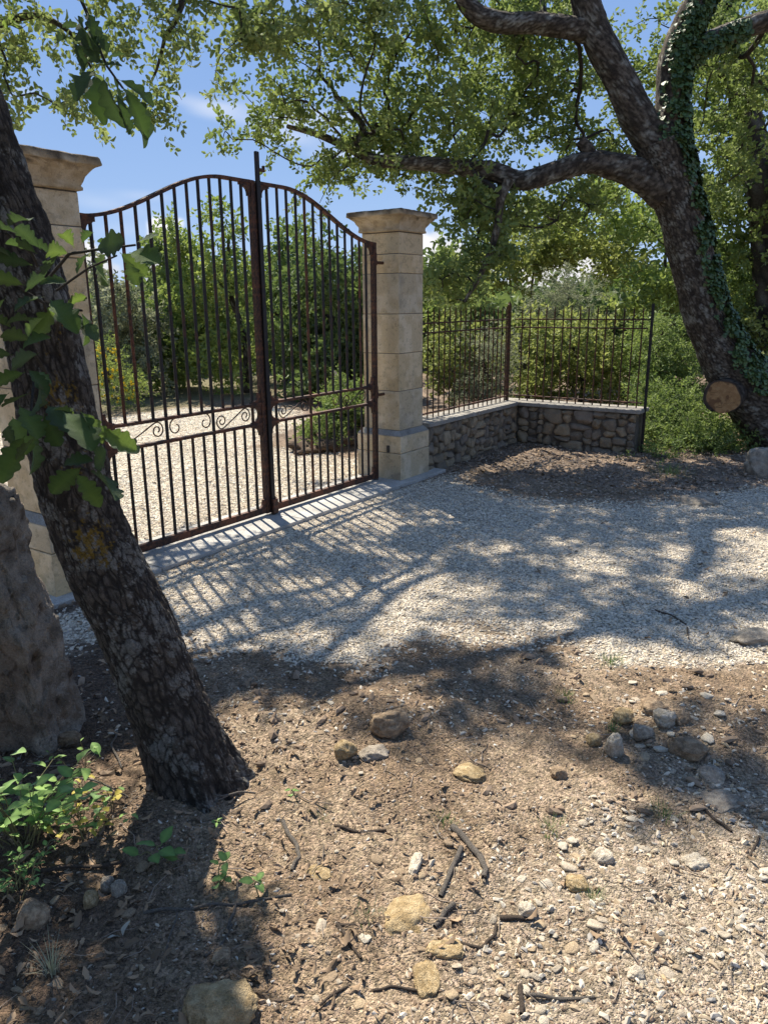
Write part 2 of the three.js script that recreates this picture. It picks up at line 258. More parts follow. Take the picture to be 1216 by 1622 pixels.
const heaps = [[630, 1140, 0.30, 0.035], [560, 1120, 0.18, 0.03], [1080, 1165, 0.35, 0.04], [430, 1120, 0.3, 0.02], [300, 1290, 0.25, 0.03], [100, 1330, 0.4, 0.04], [1180, 1110, 0.3, 0.02]].map(([a, b, r, h]) => { const p = ground(a, b); return [p.x, p.z, r, h]; });
const oakBank = site(10.6, 2.9);
function heightAt(x, z) {
  const far = Math.hypot(x, z);
  const drop = far > 24 ? -0.00055 * Math.pow(Math.min(far - 24, 420), 2) * 0.55 - 0 : 0;
  if (far > 60) return drop + 3 * fbm(x * 0.01, 2, z * 0.01, 2);
  const [g, n] = toSite(x, z), k = gravelAt(x, z);
  let h = lerp(0.03 * fbm(x * 0.9, 0, z * 0.9, 2) + 0.026 * fbm(x * 4, 7, z * 4, 3) + 0.016 * Math.max(0, fbm(x * 14, 5, z * 14, 2)), 0.012 * fbm(x * 1.1, 4, z * 1.1, 2) + 0.004 * N3(x * 9, 2, z * 9), k);
  for (const [a, b, r, t] of heaps) { const d = Math.hypot(x - a, z - b) / r; if (d < 2.5) h += t * Math.exp(-d * d * 1.5); }
  const sill = smooth(Math.max(Math.abs(n - 0.1) - 0.22, 0), 0, 0.25); if (g > 1.6 && g < 7) h = lerp(-0.012, h, sill);
  const d = Math.hypot(x - oakBank.x, z - oakBank.z); h += 0.16 * Math.exp(-d * d * 0.55) * (1 - k);
  return h + drop;
}
{
  const xs = [], zs = []; const NX = 215, b = 11, a = 0.021 * NX / b; for (let i = -NX; i <= NX; i++) xs.push(a * Math.sinh(b * i / NX) + 0.25);
  for (const z of [-6000, -800, -120, -25, -8, -3, -1, 0, 0.45]) zs.push(z);
  for (let z = 0.7; z < 8000; z += 0.011 + (z < 12 ? 0.0095 * z : 0.06 * (z - 10))) zs.push(z);
  const pos = [], col = [], uv = [], idx = [], W = xs.length;
  zs.forEach((zf, j) => xs.forEach((x, i) => {
    const z = -zf, far = Math.hypot(x, z), y = heightAt(x, z); pos.push(x, y, z); uv.push(x, z);
    let c; if (far > 40) c = mixc([0.16, 0.20, 0.085], [0.26, 0.25, 0.13], smooth(fbm(x * 0.03, 1, z * 0.03, 3), -0.3, 0.4));
    else {
      const [g, n] = toSite(x, z), k = gravelAt(x, z), ch = chipsAt(x, z), f = fbm(x * 1.3, 12, z * 1.3, 4), f2 = fbm(x * 7, 2, z * 7, 3);
      let dirt = mixc([0.39, 0.275, 0.170], [0.56, 0.425, 0.285], smooth(f + 0.6 * f2, -0.35, 0.4)); dirt = mixc(dirt, [0.68, 0.57, 0.43], ch * 0.75);
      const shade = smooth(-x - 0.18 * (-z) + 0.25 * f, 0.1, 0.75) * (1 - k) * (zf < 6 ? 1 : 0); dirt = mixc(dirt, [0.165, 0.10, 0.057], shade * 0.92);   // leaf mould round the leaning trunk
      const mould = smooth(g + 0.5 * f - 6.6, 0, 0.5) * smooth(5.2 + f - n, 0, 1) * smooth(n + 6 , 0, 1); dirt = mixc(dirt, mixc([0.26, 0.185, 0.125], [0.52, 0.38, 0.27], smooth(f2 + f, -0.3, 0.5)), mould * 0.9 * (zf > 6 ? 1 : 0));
      const back = smooth(-n - 5.4 + f, 0, 1.2); dirt = mixc(dirt, [0.34, 0.30, 0.15], back);
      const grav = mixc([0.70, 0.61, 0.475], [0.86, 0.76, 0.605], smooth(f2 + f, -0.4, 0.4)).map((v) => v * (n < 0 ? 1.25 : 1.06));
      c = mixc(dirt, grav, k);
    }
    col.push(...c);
    if (i && j) { const q = j * W + i; idx.push(q - W - 1, q - W, q - 1, q - 1, q - W, q); }
  }));
  const g = new THREE.BufferGeometry(); g.setAttribute('position', new THREE.Float32BufferAttribute(pos, 3)); g.setAttribute('color', new THREE.Float32BufferAttribute(col, 3)); g.setAttribute('uv', new THREE.Float32BufferAttribute(uv, 2)); g.setIndex(idx); g.computeVertexNormals();
  structure('ground', g, M.ground);
}
// far hills beyond the trees
{
  const rows = [[2600, -60, 0], [3100, 0, 0.45], [3600, 0, 1], [4300, 0, 0.8], [5200, -60, 0]], pos = [], idx = [], col = [], nA = 140;
  rows.forEach(([d, base, s], j) => { for (let i = 0; i <= nA; i++) { const az = lerp(-1.5, 1.5, i / nA), h = 40 + 95 * (0.5 + 0.8 * fbm(az * 2.2 + 3.4, j * 0.2, 1, 5)); pos.push(Math.sin(az) * d, base - 70 * (1 - s) + h * s, -Math.cos(az) * d); col.push(...mixc([0.05, 0.07, 0.035], [0.12, 0.12, 0.07], smooth(fbm(az * 30, j, 2, 3), -0.3, 0.4))); if (i && j) { const q = j * (nA + 1) + i; idx.push(q - nA - 2, q - nA - 1, q - 1, q - 1, q - nA - 1, q); } } });
  const g = new THREE.BufferGeometry(); g.setAttribute('position', new THREE.Float32BufferAttribute(pos, 3)); g.setAttribute('color', new THREE.Float32BufferAttribute(col, 3)); g.setIndex(idx); g.computeVertexNormals();
  structure('hills', g, std({ vertexColors: true, roughness: 1 }));
}

// ------------------------------------------------------------------ stone gate pillars
const MID = -0.03;
function capShape(seed) {
  const prof = [[0.206, 0], [0.226, 0.004], [0.228, 0.018], [0.222, 0.028], [0.226, 0.05], [0.238, 0.075], [0.256, 0.098], [0.276, 0.116], [0.289, 0.126], [0.300, 0.130], [0.303, 0.136], [0.302, 0.168], [0.296, 0.176], [0.2, 0.19], [0.1, 0.2], [0.001, 0.204]];
  const n = 14, pos = [], col = [], idx = [], W = n * 4;
  prof.forEach(([r, y], j) => { for (let s = 0; s < 4; s++) for (let i = 0; i < n; i++) {
    const t = i / n * 2 - 1, [x, z] = [[t, 1], [1, -t], [-t, -1], [-1, t]][s], corner = Math.abs(t) > 0.92 ? 1 : 0;
    const w = 0.009 * fbm(x * r * 14 + seed * 9, y * 25, z * r * 14, 3) * (y > 0.004 ? 1 : 0) - 0.006 * corner * Math.max(0, fbm(x * 3 + seed, y * 30, z * 3, 2) + 0.3);
    pos.push(x * (r + w), y + 0.006 * fbm(x * r * 12, seed, z * r * 12, 3) * (y > 0.1 ? 1 : 0), z * (r + w));
    const f = fbm(x * r * 9 + seed, y * 12, z * r * 9, 4), dark = smooth(y + 0.07 * f, 0.125, 0.17), run = smooth(fbm(x * r * 26 + seed, y * 3, z * r * 26, 3), 0.0, 0.4) * 0.5;
    let c = mixc([1.02, 0.96, 0.88], [0.60, 0.50, 0.36], run); c = mixc(c, [0.16, 0.14, 0.125], dark * 0.92); col.push(...c);
    const a = j * W + s * n + i, b = j * W + (s * n + i + 1) % W; if (j) idx.push(a - W, b - W, a, a, b - W, b);
  } });
  const g = new THREE.BufferGeometry(); g.setAttribute('position', new THREE.Float32BufferAttribute(pos, 3)); g.setAttribute('color', new THREE.Float32BufferAttribute(col, 3)); g.setIndex(idx); g.computeVertexNormals();
  return planarUV(g);
}
function pillar(g, label, seed) {
  const t = thing('stone_pillar', label, 'pillar', site(g, MID), TURN), lm = (k) => M.lime[(k + seed) % 3];
  part('plinth_stone', block(0.510, 0.285, 0.510, 0.008, seed + 1).translate(0, 0.127, 0), lm(0), t);
  part('plinth_stone', block(0.506, 0.164, 0.508, 0.010, seed + 2).translate(0, 0.355, 0), lm(2), t);
  { // weathered chamfer between plinth and shaft
    const c = new THREE.CylinderGeometry(0.213 * Math.SQRT2, 0.252 * Math.SQRT2, 0.045, 4, 1).rotateY(Math.PI / 4).translate(0, 0.4605, 0); part('plinth_chamfer', planarUV(c), M.coping, t);
  }
  const joints = [0.483, 0.854, 1.2, 1.555, 1.911, 2.078, 2.262];
  for (let k = 0; k + 1 < joints.length; k++) { const h = joints[k + 1] - joints[k] - 0.0035, w = 0.41 - (k % 2) * 0.003; part('stone_block', block(w, h, w, 0.007, seed * 31 + k).translate((hash(k, seed, 3) - 0.5) * 0.004, joints[k] + h / 2, (hash(k, seed, 8) - 0.5) * 0.004), lm(k), t); }
  part('mortar_core', boxAt(0.40, 1.80, 0.40, 0, 1.37, 0, 0.002), M.mortar, t);
  part('cap_stone', capShape(seed).translate(0, 2.264, 0), M.limeCap, t);
}
pillar(6.19, 'complete square limestone pillar with moulded cap right of the iron gate', 1);
pillar(2.59, 'square limestone pillar half hidden behind the leaning trunk on the left', 2);

{ // the concrete threshold under the gate
  const t = new THREE.Group(); t.name = numbered('gate_threshold'); t.position.copy(site(0, 0)); t.rotation.y = TURN; t.userData.kind = 'structure'; scene.add(t);
  const cuts = [1.9, 3.02, 4.41, 5.5, 6.62]; for (let k = 0; k < 4; k++) part('concrete_slab', block(cuts[k + 1] - cuts[k] - 0.004, 0.10, 0.60, 0.008, 70 + k).translate((cuts[k] + cuts[k + 1]) / 2, -0.036 + 0.0015 * k, 0.025 - (k === 3 ? 0.004 : 0)), M.concrete, t);
}

// ------------------------------------------------------------------ the iron gate: two leaves
const M1 = 0.907, M2 = 0.752, BOT = 0.062;
const archAt = (u) => 2.157 + 0.342 * (1 - Math.cos(Math.PI * clamp(u / 1.2, 0, 1))) / 2;
function ear(half, out) {                                                      // cast bracket that ties a rail to a stile; half: 0 both sides, 1 above only, -1 below only
  const s = new THREE.Shape(), a = out, k = 0.085; const up = half >= 0, dn = half <= 0;
  s.moveTo(0, up ? k : 0.02); if (up) { s.lineTo(0.022, k); s.lineTo(0.022, k - 0.014); s.quadraticCurveTo(0.026, 0.026, a * 0.8, 0.024); s.lineTo(a * 0.8, 0.017); }
  s.lineTo(a, 0.017); s.lineTo(a, -0.017); if (dn) { s.lineTo(a * 0.8, -0.017); s.lineTo(a * 0.8, -0.024); s.quadraticCurveTo(0.026, -0.026, 0.022, -k + 0.014); s.lineTo(0.022, -k); }
  s.lineTo(0, dn ? -k : -0.02); s.closePath();
  return planarUV(new THREE.ExtrudeGeometry(s, { depth: 0.022, bevelEnabled: true, bevelSize: 0.003, bevelThickness: 0.003, bevelSegments: 1, curveSegments: 6 }).translate(0, 0, -0.011));
}
const mirrorX = (g) => { g = g.clone(); g.scale(-1, 1, 1); const p = g.attributes.position, n = g.attributes.normal, u = g.attributes.uv; for (const at of [p, n, u]) for (let i = 0; i < at.count; i += 3) for (let c = 0; c < at.itemSize; c++) { const q = at.getComponent(i + 1, c); at.setComponent(i + 1, c, at.getComponent(i + 2, c)); at.setComponent(i + 2, c, q); } return g; };
function scroll(x0, x1) {
  const r = 0.056, cl = V(x0 + 0.075, (M1 + M2) / 2 - 0.006, 0), half = []; for (let a = -250; a <= 285; a += 18) { const t = (a + 250) / 535, q = rad(a); half.push(V(cl.x + Math.cos(q) * r * (0.22 + 0.78 * t), cl.y + Math.sin(q) * r * (0.22 + 0.78 * t), 0)); }
  const cx = (x0 + x1) / 2, cy = (M1 + M2) / 2; const other = half.map((p) => V(2 * cx - p.x, 2 * cy - p.y, 0)).reverse();
  return tube([...half, V(cx, cy, 0), ...other], 0.0048, 110, 6);
}
function curl(x, dir) { const pts = []; for (let a = 90; a <= 430; a += 17) { const t = (a - 90) / 340, q = rad(a), r = 0.062 * (1 - 0.72 * t); pts.push(V(x + dir * (0.066 + -Math.cos(q) * r * -1), (M1 + M2) / 2 + 0.008 + Math.sin(q) * r, 0)); } return tube(pts, 0.0046, 36, 6); }
function gateLeaf(label, s0, s1, mirrored) {
  const L = s1 - s0, t = thing('gate_leaf', label, 'gate', site(s0, 0), TURN, 'the two leaves of the iron gate'), X = (u) => mirrored ? L - u : u, dir = mirrored ? -1 : 1;
  const bars = mirrored ? [0.135, 0.23, 0.331, 0.43, 0.532, 0.636, 0.736, 0.838, 0.94, 1.044, 1.149, 1.251, 1.361] : [0.056, 0.167, 0.279, 0.39, 0.495, 0.605, 0.712, 0.816, 0.917, 1.02, 1.12, 1.222, 1.32].map((v) => v + 0.05);
  const ties = mirrored ? [0, 4, 8, 12] : [0, 4, 8, 12];
  // stiles
  part('hinge_stile', boxAt(0.042, 2.16 - 0.03, 0.042, X(0.021), 0.03 + (2.16 - 0.03) / 2, 0), M.rust, t);
  part('meeting_stile', boxAt(0.044, 2.47, 0.042, X(L - 0.022), 0.03 + 2.47 / 2, 0), M.rust, t);
  // rails
  const pts = []; for (let k = 0; k <= 16; k++) { const u = k / 16 * (L - 0.02) + 0.004; pts.push(V(X(u), archAt(u), 0)); }
  { // arched top rail, a flat bar bent to the curve
    const gs = []; for (let k = 0; k < 32; k++) { const a = k / 32 * (L - 0.01), b = (k + 1) / 32 * (L - 0.01), p = V(X(a), archAt(a), 0), q = V(X(b), archAt(b), 0), m = p.clone().add(q).multiplyScalar(0.5), an = Math.atan2(q.y - p.y, q.x - p.x); gs.push(new THREE.BoxGeometry(p.distanceTo(q) + 0.002, 0.022, 0.040 - (k % 2) * 0.001).rotateZ(an).translate(m.x, m.y, 0)); }
    part('arched_rail', planarUV(mergeGeometries(gs)), M.rust, t);
  }
  const rail = (name, y, h, d) => part(name, boxAt(L - 0.09, h, d, X(L / 2), y, 0), M.rust, t);
  rail('rail', M1, 0.022, 0.040); rail('rail', M2, 0.022, 0.040); rail('rail', BOT, 0.052, 0.036);
  bars.forEach((u, k) => {
    const top = archAt(u) - 0.008;
    if (ties.includes(k)) part('long_bar', rod(X(u), BOT + 0.02, top, 0, 0.0118), k === 8 && mirrored ? M.rust : M.iron, t);
    else { part('bar', rod(X(u), M1 + 0.009, top, 0, 0.0112), hash(k, s0 * 10 | 0, 5) > 0.86 ? M.rust : M.iron, t); part('bar', rod(X(u), BOT + 0.02, M2 - 0.009, 0, 0.0105), M.iron, t); }
  });
  // scrolls in the band between the middle rails
  const b = bars; part('scroll', scroll(Math.min(X(b[8]), X(b[12])) + 0.006, Math.max(X(b[8]), X(b[12])) - 0.006), M.rust, t);
  part('scroll', scroll(Math.min(X(b[0]), X(b[4])) + 0.006, Math.max(X(b[0]), X(b[4])) - 0.006), M.rust, t);
  part('curl', curl(X(b[4]) + dir * 0.012, dir), M.rust, t); part('curl', curl(X(b[8]) - dir * 0.012, -dir), M.rust, t);
  // brackets
  const put = (g, u, y, away) => part('bracket', (away * dir > 0 ? g : mirrorX(g)).clone().translate(X(u), y, 0), M.rust, t);
  for (const y of [M1, M2]) { put(ear(0, 0.10), L - 0.044, y, -1); put(ear(0, 0.085), 0.042, y, 1); }
  put(ear(1, 0.10), L - 0.044, BOT, -1); put(ear(1, 0.09), 0.042, BOT, 1); put(ear(-1, 0.10), L - 0.044, 2.49, -1); put(ear(-1, 0.09), 0.042, 2.15, 1);
  // hinges
  for (const y of [2.02, 0.84]) { part('hinge', mergeGeometries([new THREE.CylinderGeometry(0.027, 0.027, 0.055, 12).translate(X(0.012), y + 0.035, 0), new THREE.CylinderGeometry(0.030, 0.030, 0.05, 12).translate(X(0.012), y - 0.02, 0), new THREE.CylinderGeometry(0.014, 0.014, 0.13, 8).rotateZ(Math.PI / 2).translate(X(-0.06), y - 0.02, 0)]), M.rust, t); }
  part('pivot_shoe', mergeGeometries([new THREE.CylinderGeometry(0.02, 0.03, 0.03, 10).translate(X(0.021), 0.026, 0)]), M.black, t);
  return t;
}
gateLeaf('left leaf of the arched rusty iron gate, partly behind the leaning trunk', 2.868, 4.366, false);
{
  const t = gateLeaf('right leaf of the arched rusty iron gate, carrying the tall centre bolt', 4.372, 5.862, true);
  // the dark cover bar and drop bolt on the right leaf's meeting stile
  part('cover_bar', boxAt(0.040, 2.50, 0.018, 0.012, 0.012 + 1.25, 0.031), M.iron, t);
  part('finial_bar', boxAt(0.040, 0.24, 0.022, 0.010, 2.585, 0.031, 0.008), M.iron, t);
  part('finial_hook', mergeGeometries([boxAt(0.055, 0.024, 0.020, 0.052, 2.585, 0.031, 0.006), boxAt(0.020, 0.045, 0.020, 0.074, 2.595, 0.031, 0.006)]), M.rust, t);
  part('bolt_foot', boxAt(0.056, 0.12, 0.022, 0.012, 0.085, 0.052), M.rust, t);
}
{ const t = thing('gate_sensor', 'small black oval sensor on the plinth of the right pillar', 'sensor', site(5.928, 0.085, 0.31), TURN);
  part('sensor_body', new RoundedBoxGeometry(0.018, 0.068, 0.034, 3, 0.009), M.black, t); part('sensor_lens', new THREE.CylinderGeometry(0.007, 0.007, 0.004, 12).rotateZ(Math.PI / 2).translate(-0.010, 0.015, 0), std({ color: new THREE.Color().setRGB(0.05, 0.05, 0.07), roughness: 0.1 }), t); }

// ------------------------------------------------------------------ rubble wall in two lengths, with the iron fence on it
const WALL_H = 0.455;
function rubble(t, len, place, seed) {
  const R = rng(seed), cell = 0.01, n = Math.round(len / cell), sky = new Float32Array(n).fill(-0.06), shapes = [];
  for (let k = 0; k < 26; k++) shapes.push([k]);
  for (let guard = 0; guard < 900; guard++) {
    let lo = 9, at = 0; for (let i = 0; i < n; i++) if (sky[i] < lo - 1e-4) { lo = sky[i]; at = i; }
    if (lo > WALL_H - 0.012) break;
    let e = at; while (e < n && sky[e] - lo < 0.018) e++;
    let gap = e - at, w = Math.round((0.085 + 0.22 * R() * R() + 0.06 * R()) / cell); if (gap - w < 6) w = gap; w = Math.min(w, gap);
    let h = 0.055 + 0.10 * R() * Math.min(1, w * cell / 0.12); const left = WALL_H - lo; if (left - h < 0.045) h = left;
    if (w < 4) { for (let i = at; i < e; i++) sky[i] = Math.min(at ? sky[at - 1] : 9, e < n ? sky[e] : 9) + 0.0001; if (sky[at] > 5) sky.fill(WALL_H, at, e); continue; }
    for (let i = at; i < at + w; i++) sky[i] = lo + h;
    const sx = w * cell, g = stoneShape(seed * 100 + guard, [sx * 0.605, h * 0.62, 0.085 + R() * 0.02], { detail: 4, box: 0.95, rough: 0.16, chips: 7, front: 0.8 });
    g.rotateZ((R() - 0.5) * 0.14); const m = part('stone', g, M.rubble[Math.floor(R() * 5)], t); place(m, (at + w / 2) * cell, lo + h / 2, (R() - 0.5) * 0.026);
  }
}
{
  const t = thing('rubble_wall', 'low rubble stone wall with concrete coping turning a corner beside the right pillar', 'wall', site(6.44, 0.21), TURN);
  // local x runs from the pillar along the first length; its face is at z = 0
  part('mortar_core', boxAt(2.07, WALL_H + 0.05, 0.28, 1.03, WALL_H / 2 - 0.03, -0.178), M.mortar, t);
  part('mortar_core', boxAt(0.28, WALL_H + 0.046, 1.44, 2.176, WALL_H / 2 - 0.03, 0.702), M.mortar, t);
  rubble(t, 2.07, (m, s, y, o) => m.position.set(s, y, -0.075 + o), 5);
  rubble(t, 1.40, (m, s, y, o) => { m.position.set(2.075 + o, y, s + 0.02); m.rotation.y = -Math.PI / 2; }, 6);
  const cp = (w, d, x, z, k) => { const g = block(w, 0.045, d, 0.008, 300 + k); part('coping_slab', g.translate(x, WALL_H + 0.0245, z), M.coping, t); };
  cp(0.99, 0.34, 0.493, -0.145, 1); cp(1.33, 0.344, 1.66, -0.145, 2); cp(0.342, 0.78, 2.155, 0.42, 3); cp(0.338, 0.66, 2.155, 1.143, 4);
}
function picket(x, z, y0, y1) { return mergeGeometries([rod(x, y0, y1 - 0.04, z, 0.0078, 6), rodUV(new THREE.ConeGeometry(0.0078, 0.045, 6, 1), 0.008, 0.045).translate(x, y1 - 0.0185, z)]); }
function fence(label, at, turn, len, n, first, endPost) {
  const t = thing('iron_fence', label, 'fence', at, turn, 'iron picket fence on the rubble wall');
  for (const [y, h] of [[1.454, 0.014], [1.362, 0.014], [0.56, 0.014]]) part('rail', boxAt(len, h, 0.028, len / 2, y - 0.003 * hash(y * 100 | 0, 1, 1), 0), M.fence, t);
  for (let k = 0; k < n; k++) { const x = first + (len - first - 0.06) * k / (n - 1); part('picket', picket(x, 0, 0.498, 1.61 + (hash(k, n, 2) - 0.5) * 0.02), M.fence, t).rotation.z = (hash(k, n, 7) - 0.5) * 0.004; }
  return t;
}
{
  const a = fence('iron picket fence on the wall length that runs back from the right pillar', site(6.41, 0.05, 0), TURN, 2.08, 19, 0.06);
  part('post', boxAt(0.036, 1.12, 0.036, 2.09, 1.06, 0), M.rust, a); part('post_tip', new THREE.ConeGeometry(0.024, 0.05, 4).rotateY(Math.PI / 4).translate(2.09, 1.643, 0), M.rust, a);
  const b = fence('iron picket fence on the wall length facing the drive, with dark end post', site(8.605, 0.08, 0), TURN - Math.PI / 2, 1.56, 15, 0.09);
  const p = part('post', boxAt(0.026, 1.64, 0.03, 0, 0.80, 0), M.iron, b); p.position.set(1.60, 0, 0);
}

// ------------------------------------------------------------------ bark, limbs, crowns
function barkTube(pts, rads, { seg = 60, radial = 28, amp = 0.12, seed = 1, scale = 1, lichen = 0.3, yellow = [], flare = 0, coarse = 1 } = {}) {
  const curve = new THREE.CatmullRomCurve3(pts, false, 'centripetal'), fr = curve.computeFrenetFrames(seg), n = pts.length - 1, len = curve.getLength();
  const pos = [], uv = [], col = [], idx = [], p = V();
  // frames kept from twisting
  let N0 = fr.normals[0].clone();
  for (let j = 0; j <= seg; j++) {
    const u = j / seg, c = curve.getPointAt(u), T = fr.tangents[j]; N0.addScaledVector(T, -N0.dot(T)).normalize(); const B = T.clone().cross(N0);
    const t = curve.getUtoTmapping(u) * n, k = Math.min(Math.floor(t), n - 1), f = t - k; let r = lerp(rads[k], rads[k + 1], f * f * (3 - 2 * f) * 0.5 + f * 0.5);
    for (let i = 0; i <= radial; i++) {
      const a = i / radial * 2 * Math.PI, ca = Math.cos(a), sa = Math.sin(a), s = u * len; let q = r;
      if (flare) q *= 1 + flare * Math.exp(-s * 8) * (0.55 + 0.9 * N3(ca * 1.7 + seed, sa * 1.7, 0.3));
      const bx = ca * q * 16 * scale * coarse, by = sa * q * 16 * scale * coarse, bz = s * 5.5 * scale * coarse, wob = 0.35 * N3(bx * 0.5 + seed, by * 0.5, bz * 0.9);
      const [w1, w2, id] = worley(bx + seed * 3.1 + wob, by + 0.4 * N3(bx, bz * 0.8, seed), bz), [v1, v2] = worley(bx * 2.1 + seed, by * 2.1, bz * 1.7), crack = clamp((w2 - w1) * 2.2, 0, 1) * (0.45 + 0.55 * clamp((v2 - v1) * 3, 0, 1)) * clamp(0.75 + 0.6 * N3(bx * 0.35, by * 0.35, bz * 0.3 + seed), 0.3, 1);
      const big = fbm(ca * 1.1 + seed * 2, sa * 1.1, s * 1.6 / Math.max(r, 0.05) * 0.12, 3), fine = N3(bx * 3 + seed, by * 3, bz * 2);
      q *= 1 + 0.16 * big * (amp / 0.12) + amp * (0.55 * Math.sqrt(crack) - 0.35) + amp * 0.18 * fine;
      p.copy(c).addScaledVector(N0, ca * q).addScaledVector(B, sa * q); pos.push(p.x, p.y, p.z); uv.push(a * r, s);
      let k3 = mixc([0.07, 0.054, 0.040], mixc([0.19, 0.155, 0.12], [0.34, 0.29, 0.235], clamp(id * 0.5 + 0.5 * fine + 0.25, 0, 1)), smooth(crack, 0.03, 0.36));
      const spot = 1 - worley(p.x * 38 + seed, p.y * 38, p.z * 38)[0], li = smooth(0.9 * fbm(p.x * 5 + seed, p.y * 5, p.z * 5, 3) + 0.55 * (spot - 0.5) + 0.25 * N3(p.x * 90, p.y * 90, p.z * 90), 0.40 - lichen, 0.46 - lichen * 0.95); k3 = mixc(k3, mixc([0.45, 0.45, 0.405], [0.66, 0.655, 0.60], spot), li * 0.85 * smooth(crack, 0.0, 0.2));
      for (const [yp, yr] of yellow) { const d = p.distanceTo(yp) / yr + 0.55 * N3(p.x * 24, p.y * 24, p.z * 24) + 0.6 * N3(p.x * 75, p.y * 75, p.z * 75); k3 = mixc(k3, [0.52, 0.33, 0.03], 0.9 * (1 - smooth(d, 0.45, 0.8))); }
      col.push(...k3);
      if (i && j) { const W = radial + 1, o = j * W + i; idx.push(o - W - 1, o - W, o - 1, o - 1, o - W, o); }
    }
  }
  const g = new THREE.BufferGeometry(); g.setAttribute('position', new THREE.Float32BufferAttribute(pos, 3)); g.setAttribute('uv', new THREE.Float32BufferAttribute(uv, 2)); g.setAttribute('color', new THREE.Float32BufferAttribute(col, 3)); g.setIndex(idx); g.computeVertexNormals();
  const nm = g.attributes.normal, W = radial + 1; for (let j = 0; j <= seg; j++) { const a = j * W, b = a + radial; const x = V(nm.getX(a) + nm.getX(b), nm.getY(a) + nm.getY(b), nm.getZ(a) + nm.getZ(b)).normalize(); nm.setXYZ(a, x.x, x.y, x.z); nm.setXYZ(b, x.x, x.y, x.z); }
  return g;
}
class Twigs {                                                                  // many thin tapering tubes, gathered
  constructor() { this.pos = []; this.nor = []; this.uv = []; this.idx = []; }
  add(pts, rads, radial = 5) {
    const n = pts.length; if (n < 2) return; let N0 = null; const start = this.pos.length / 3, T = V(), B = V(); let s = 0;
    for (let j = 0; j < n; j++) {
      T.subVectors(pts[Math.min(n - 1, j + 1)], pts[Math.max(0, j - 1)]).normalize(); if (!N0) N0 = V(0.37, 0.21, 0.91).cross(T).normalize(); N0.addScaledVector(T, -N0.dot(T)).normalize(); B.crossVectors(T, N0); if (j) s += pts[j].distanceTo(pts[j - 1]);
      for (let i = 0; i <= radial; i++) { const a = i / radial * 2 * Math.PI, x = N0.x * Math.cos(a) + B.x * Math.sin(a), y = N0.y * Math.cos(a) + B.y * Math.sin(a), z = N0.z * Math.cos(a) + B.z * Math.sin(a); this.pos.push(pts[j].x + x * rads[j], pts[j].y + y * rads[j], pts[j].z + z * rads[j]); this.nor.push(x, y, z); this.uv.push(a * rads[j], s);
        if (i && j) { const W = radial + 1, o = start + j * W + i; this.idx.push(o - W - 1, o - W, o - 1, o - 1, o - W, o); } }
    }
  }
  build() { const g = new THREE.BufferGeometry(); g.setAttribute('position', new THREE.Float32BufferAttribute(this.pos, 3)); g.setAttribute('normal', new THREE.Float32BufferAttribute(this.nor, 3)); g.setAttribute('uv', new THREE.Float32BufferAttribute(this.uv, 2)); g.setIndex(this.idx); return g; }
}
function crook(pts, rads, R, k = 0.12) {                                       // a smooth but crooked line through the nodes
  const P = [pts[0]], Q = [rads[0]];
  for (let i = 1; i < pts.length; i++) { const d = pts[i].distanceTo(pts[i - 1]) * k, m = pts[i].clone().add(pts[i - 1]).multiplyScalar(0.5).add(V((R() - 0.5) * d * 2, (R() - 0.4) * d * 2, (R() - 0.5) * d * 2)); P.push(m, pts[i]); Q.push((rads[i] + rads[i - 1]) / 2, rads[i]); }
  if (P.length < 3) return [P, Q]; const c = new THREE.CatmullRomCurve3(P, false, 'centripetal'), o = [], q = [], n = (P.length - 1) * 2; for (let i = 0; i <= n; i++) { const t = i / n; o.push(c.getPoint(t)); const f = t * (P.length - 1), a = Math.min(Math.floor(f), P.length - 2); q.push(lerp(Q[a], Q[a + 1], f - a)); } return [o, q];
}
const SPRIG = { oak: [1, 2, 3].map((k) => sprig(k, { len: 0.15, leaves: 9, leaf: 0.056 })), far: [4, 5].map((k) => sprig(k, { len: 0.24, leaves: 10, leaf: 0.075, ratio: 0.62 })), small: [6, 7].map((k) => sprig(k, { len: 0.15, leaves: 13, leaf: 0.032, ratio: 0.5 })), fine: [8, 9].map((k) => sprig(k, { len: 0.22, leaves: 15, leaf: 0.045, ratio: 0.28 })) };
const col3 = (r, g, b) => new THREE.Color().setRGB(r, g, b);
// leaves round the given points: one mass
function foliage(parent, base, pts, { kind = 'oak', per = 4, spread = 0.12, size = 1, tint = [0.11, 0.185, 0.035], tint2 = [0.23, 0.33, 0.065], seed = 1, droop = 0.1, name = 'foliage', mat = M.leaf } = {}) {
  const R = rng(seed * 131 + 7), kinds = SPRIG[kind], lists = kinds.map(() => [[], []]), q = V(), m = new THREE.Matrix4();
  for (const p of pts) { const clump = R(); for (let k = 0; k < per; k++) {
    const d = V(R() - 0.5, (R() - 0.5) * 0.9 + 0.12 - droop, R() - 0.5).normalize(), s = size * (0.75 + 0.55 * R()); q.set(R() - 0.5, R() - 0.5, R() - 0.5).multiplyScalar(2 * spread).add(p).sub(base);
    m.compose(q, lay(d, (R() - 0.5) * 1.4), V(s, s, s)); const i = Math.floor(R() * kinds.length); lists[i][0].push(m.clone()); const c = mixc(tint, tint2, clamp(clump * 0.6 + R() * 0.55 - 0.05, 0, 1)); lists[i][1].push(col3(...c)); } }
  lists.forEach(([ms, cs], i) => { if (ms.length) mass(name, kinds[i], mat, ms, cs, parent); });
}
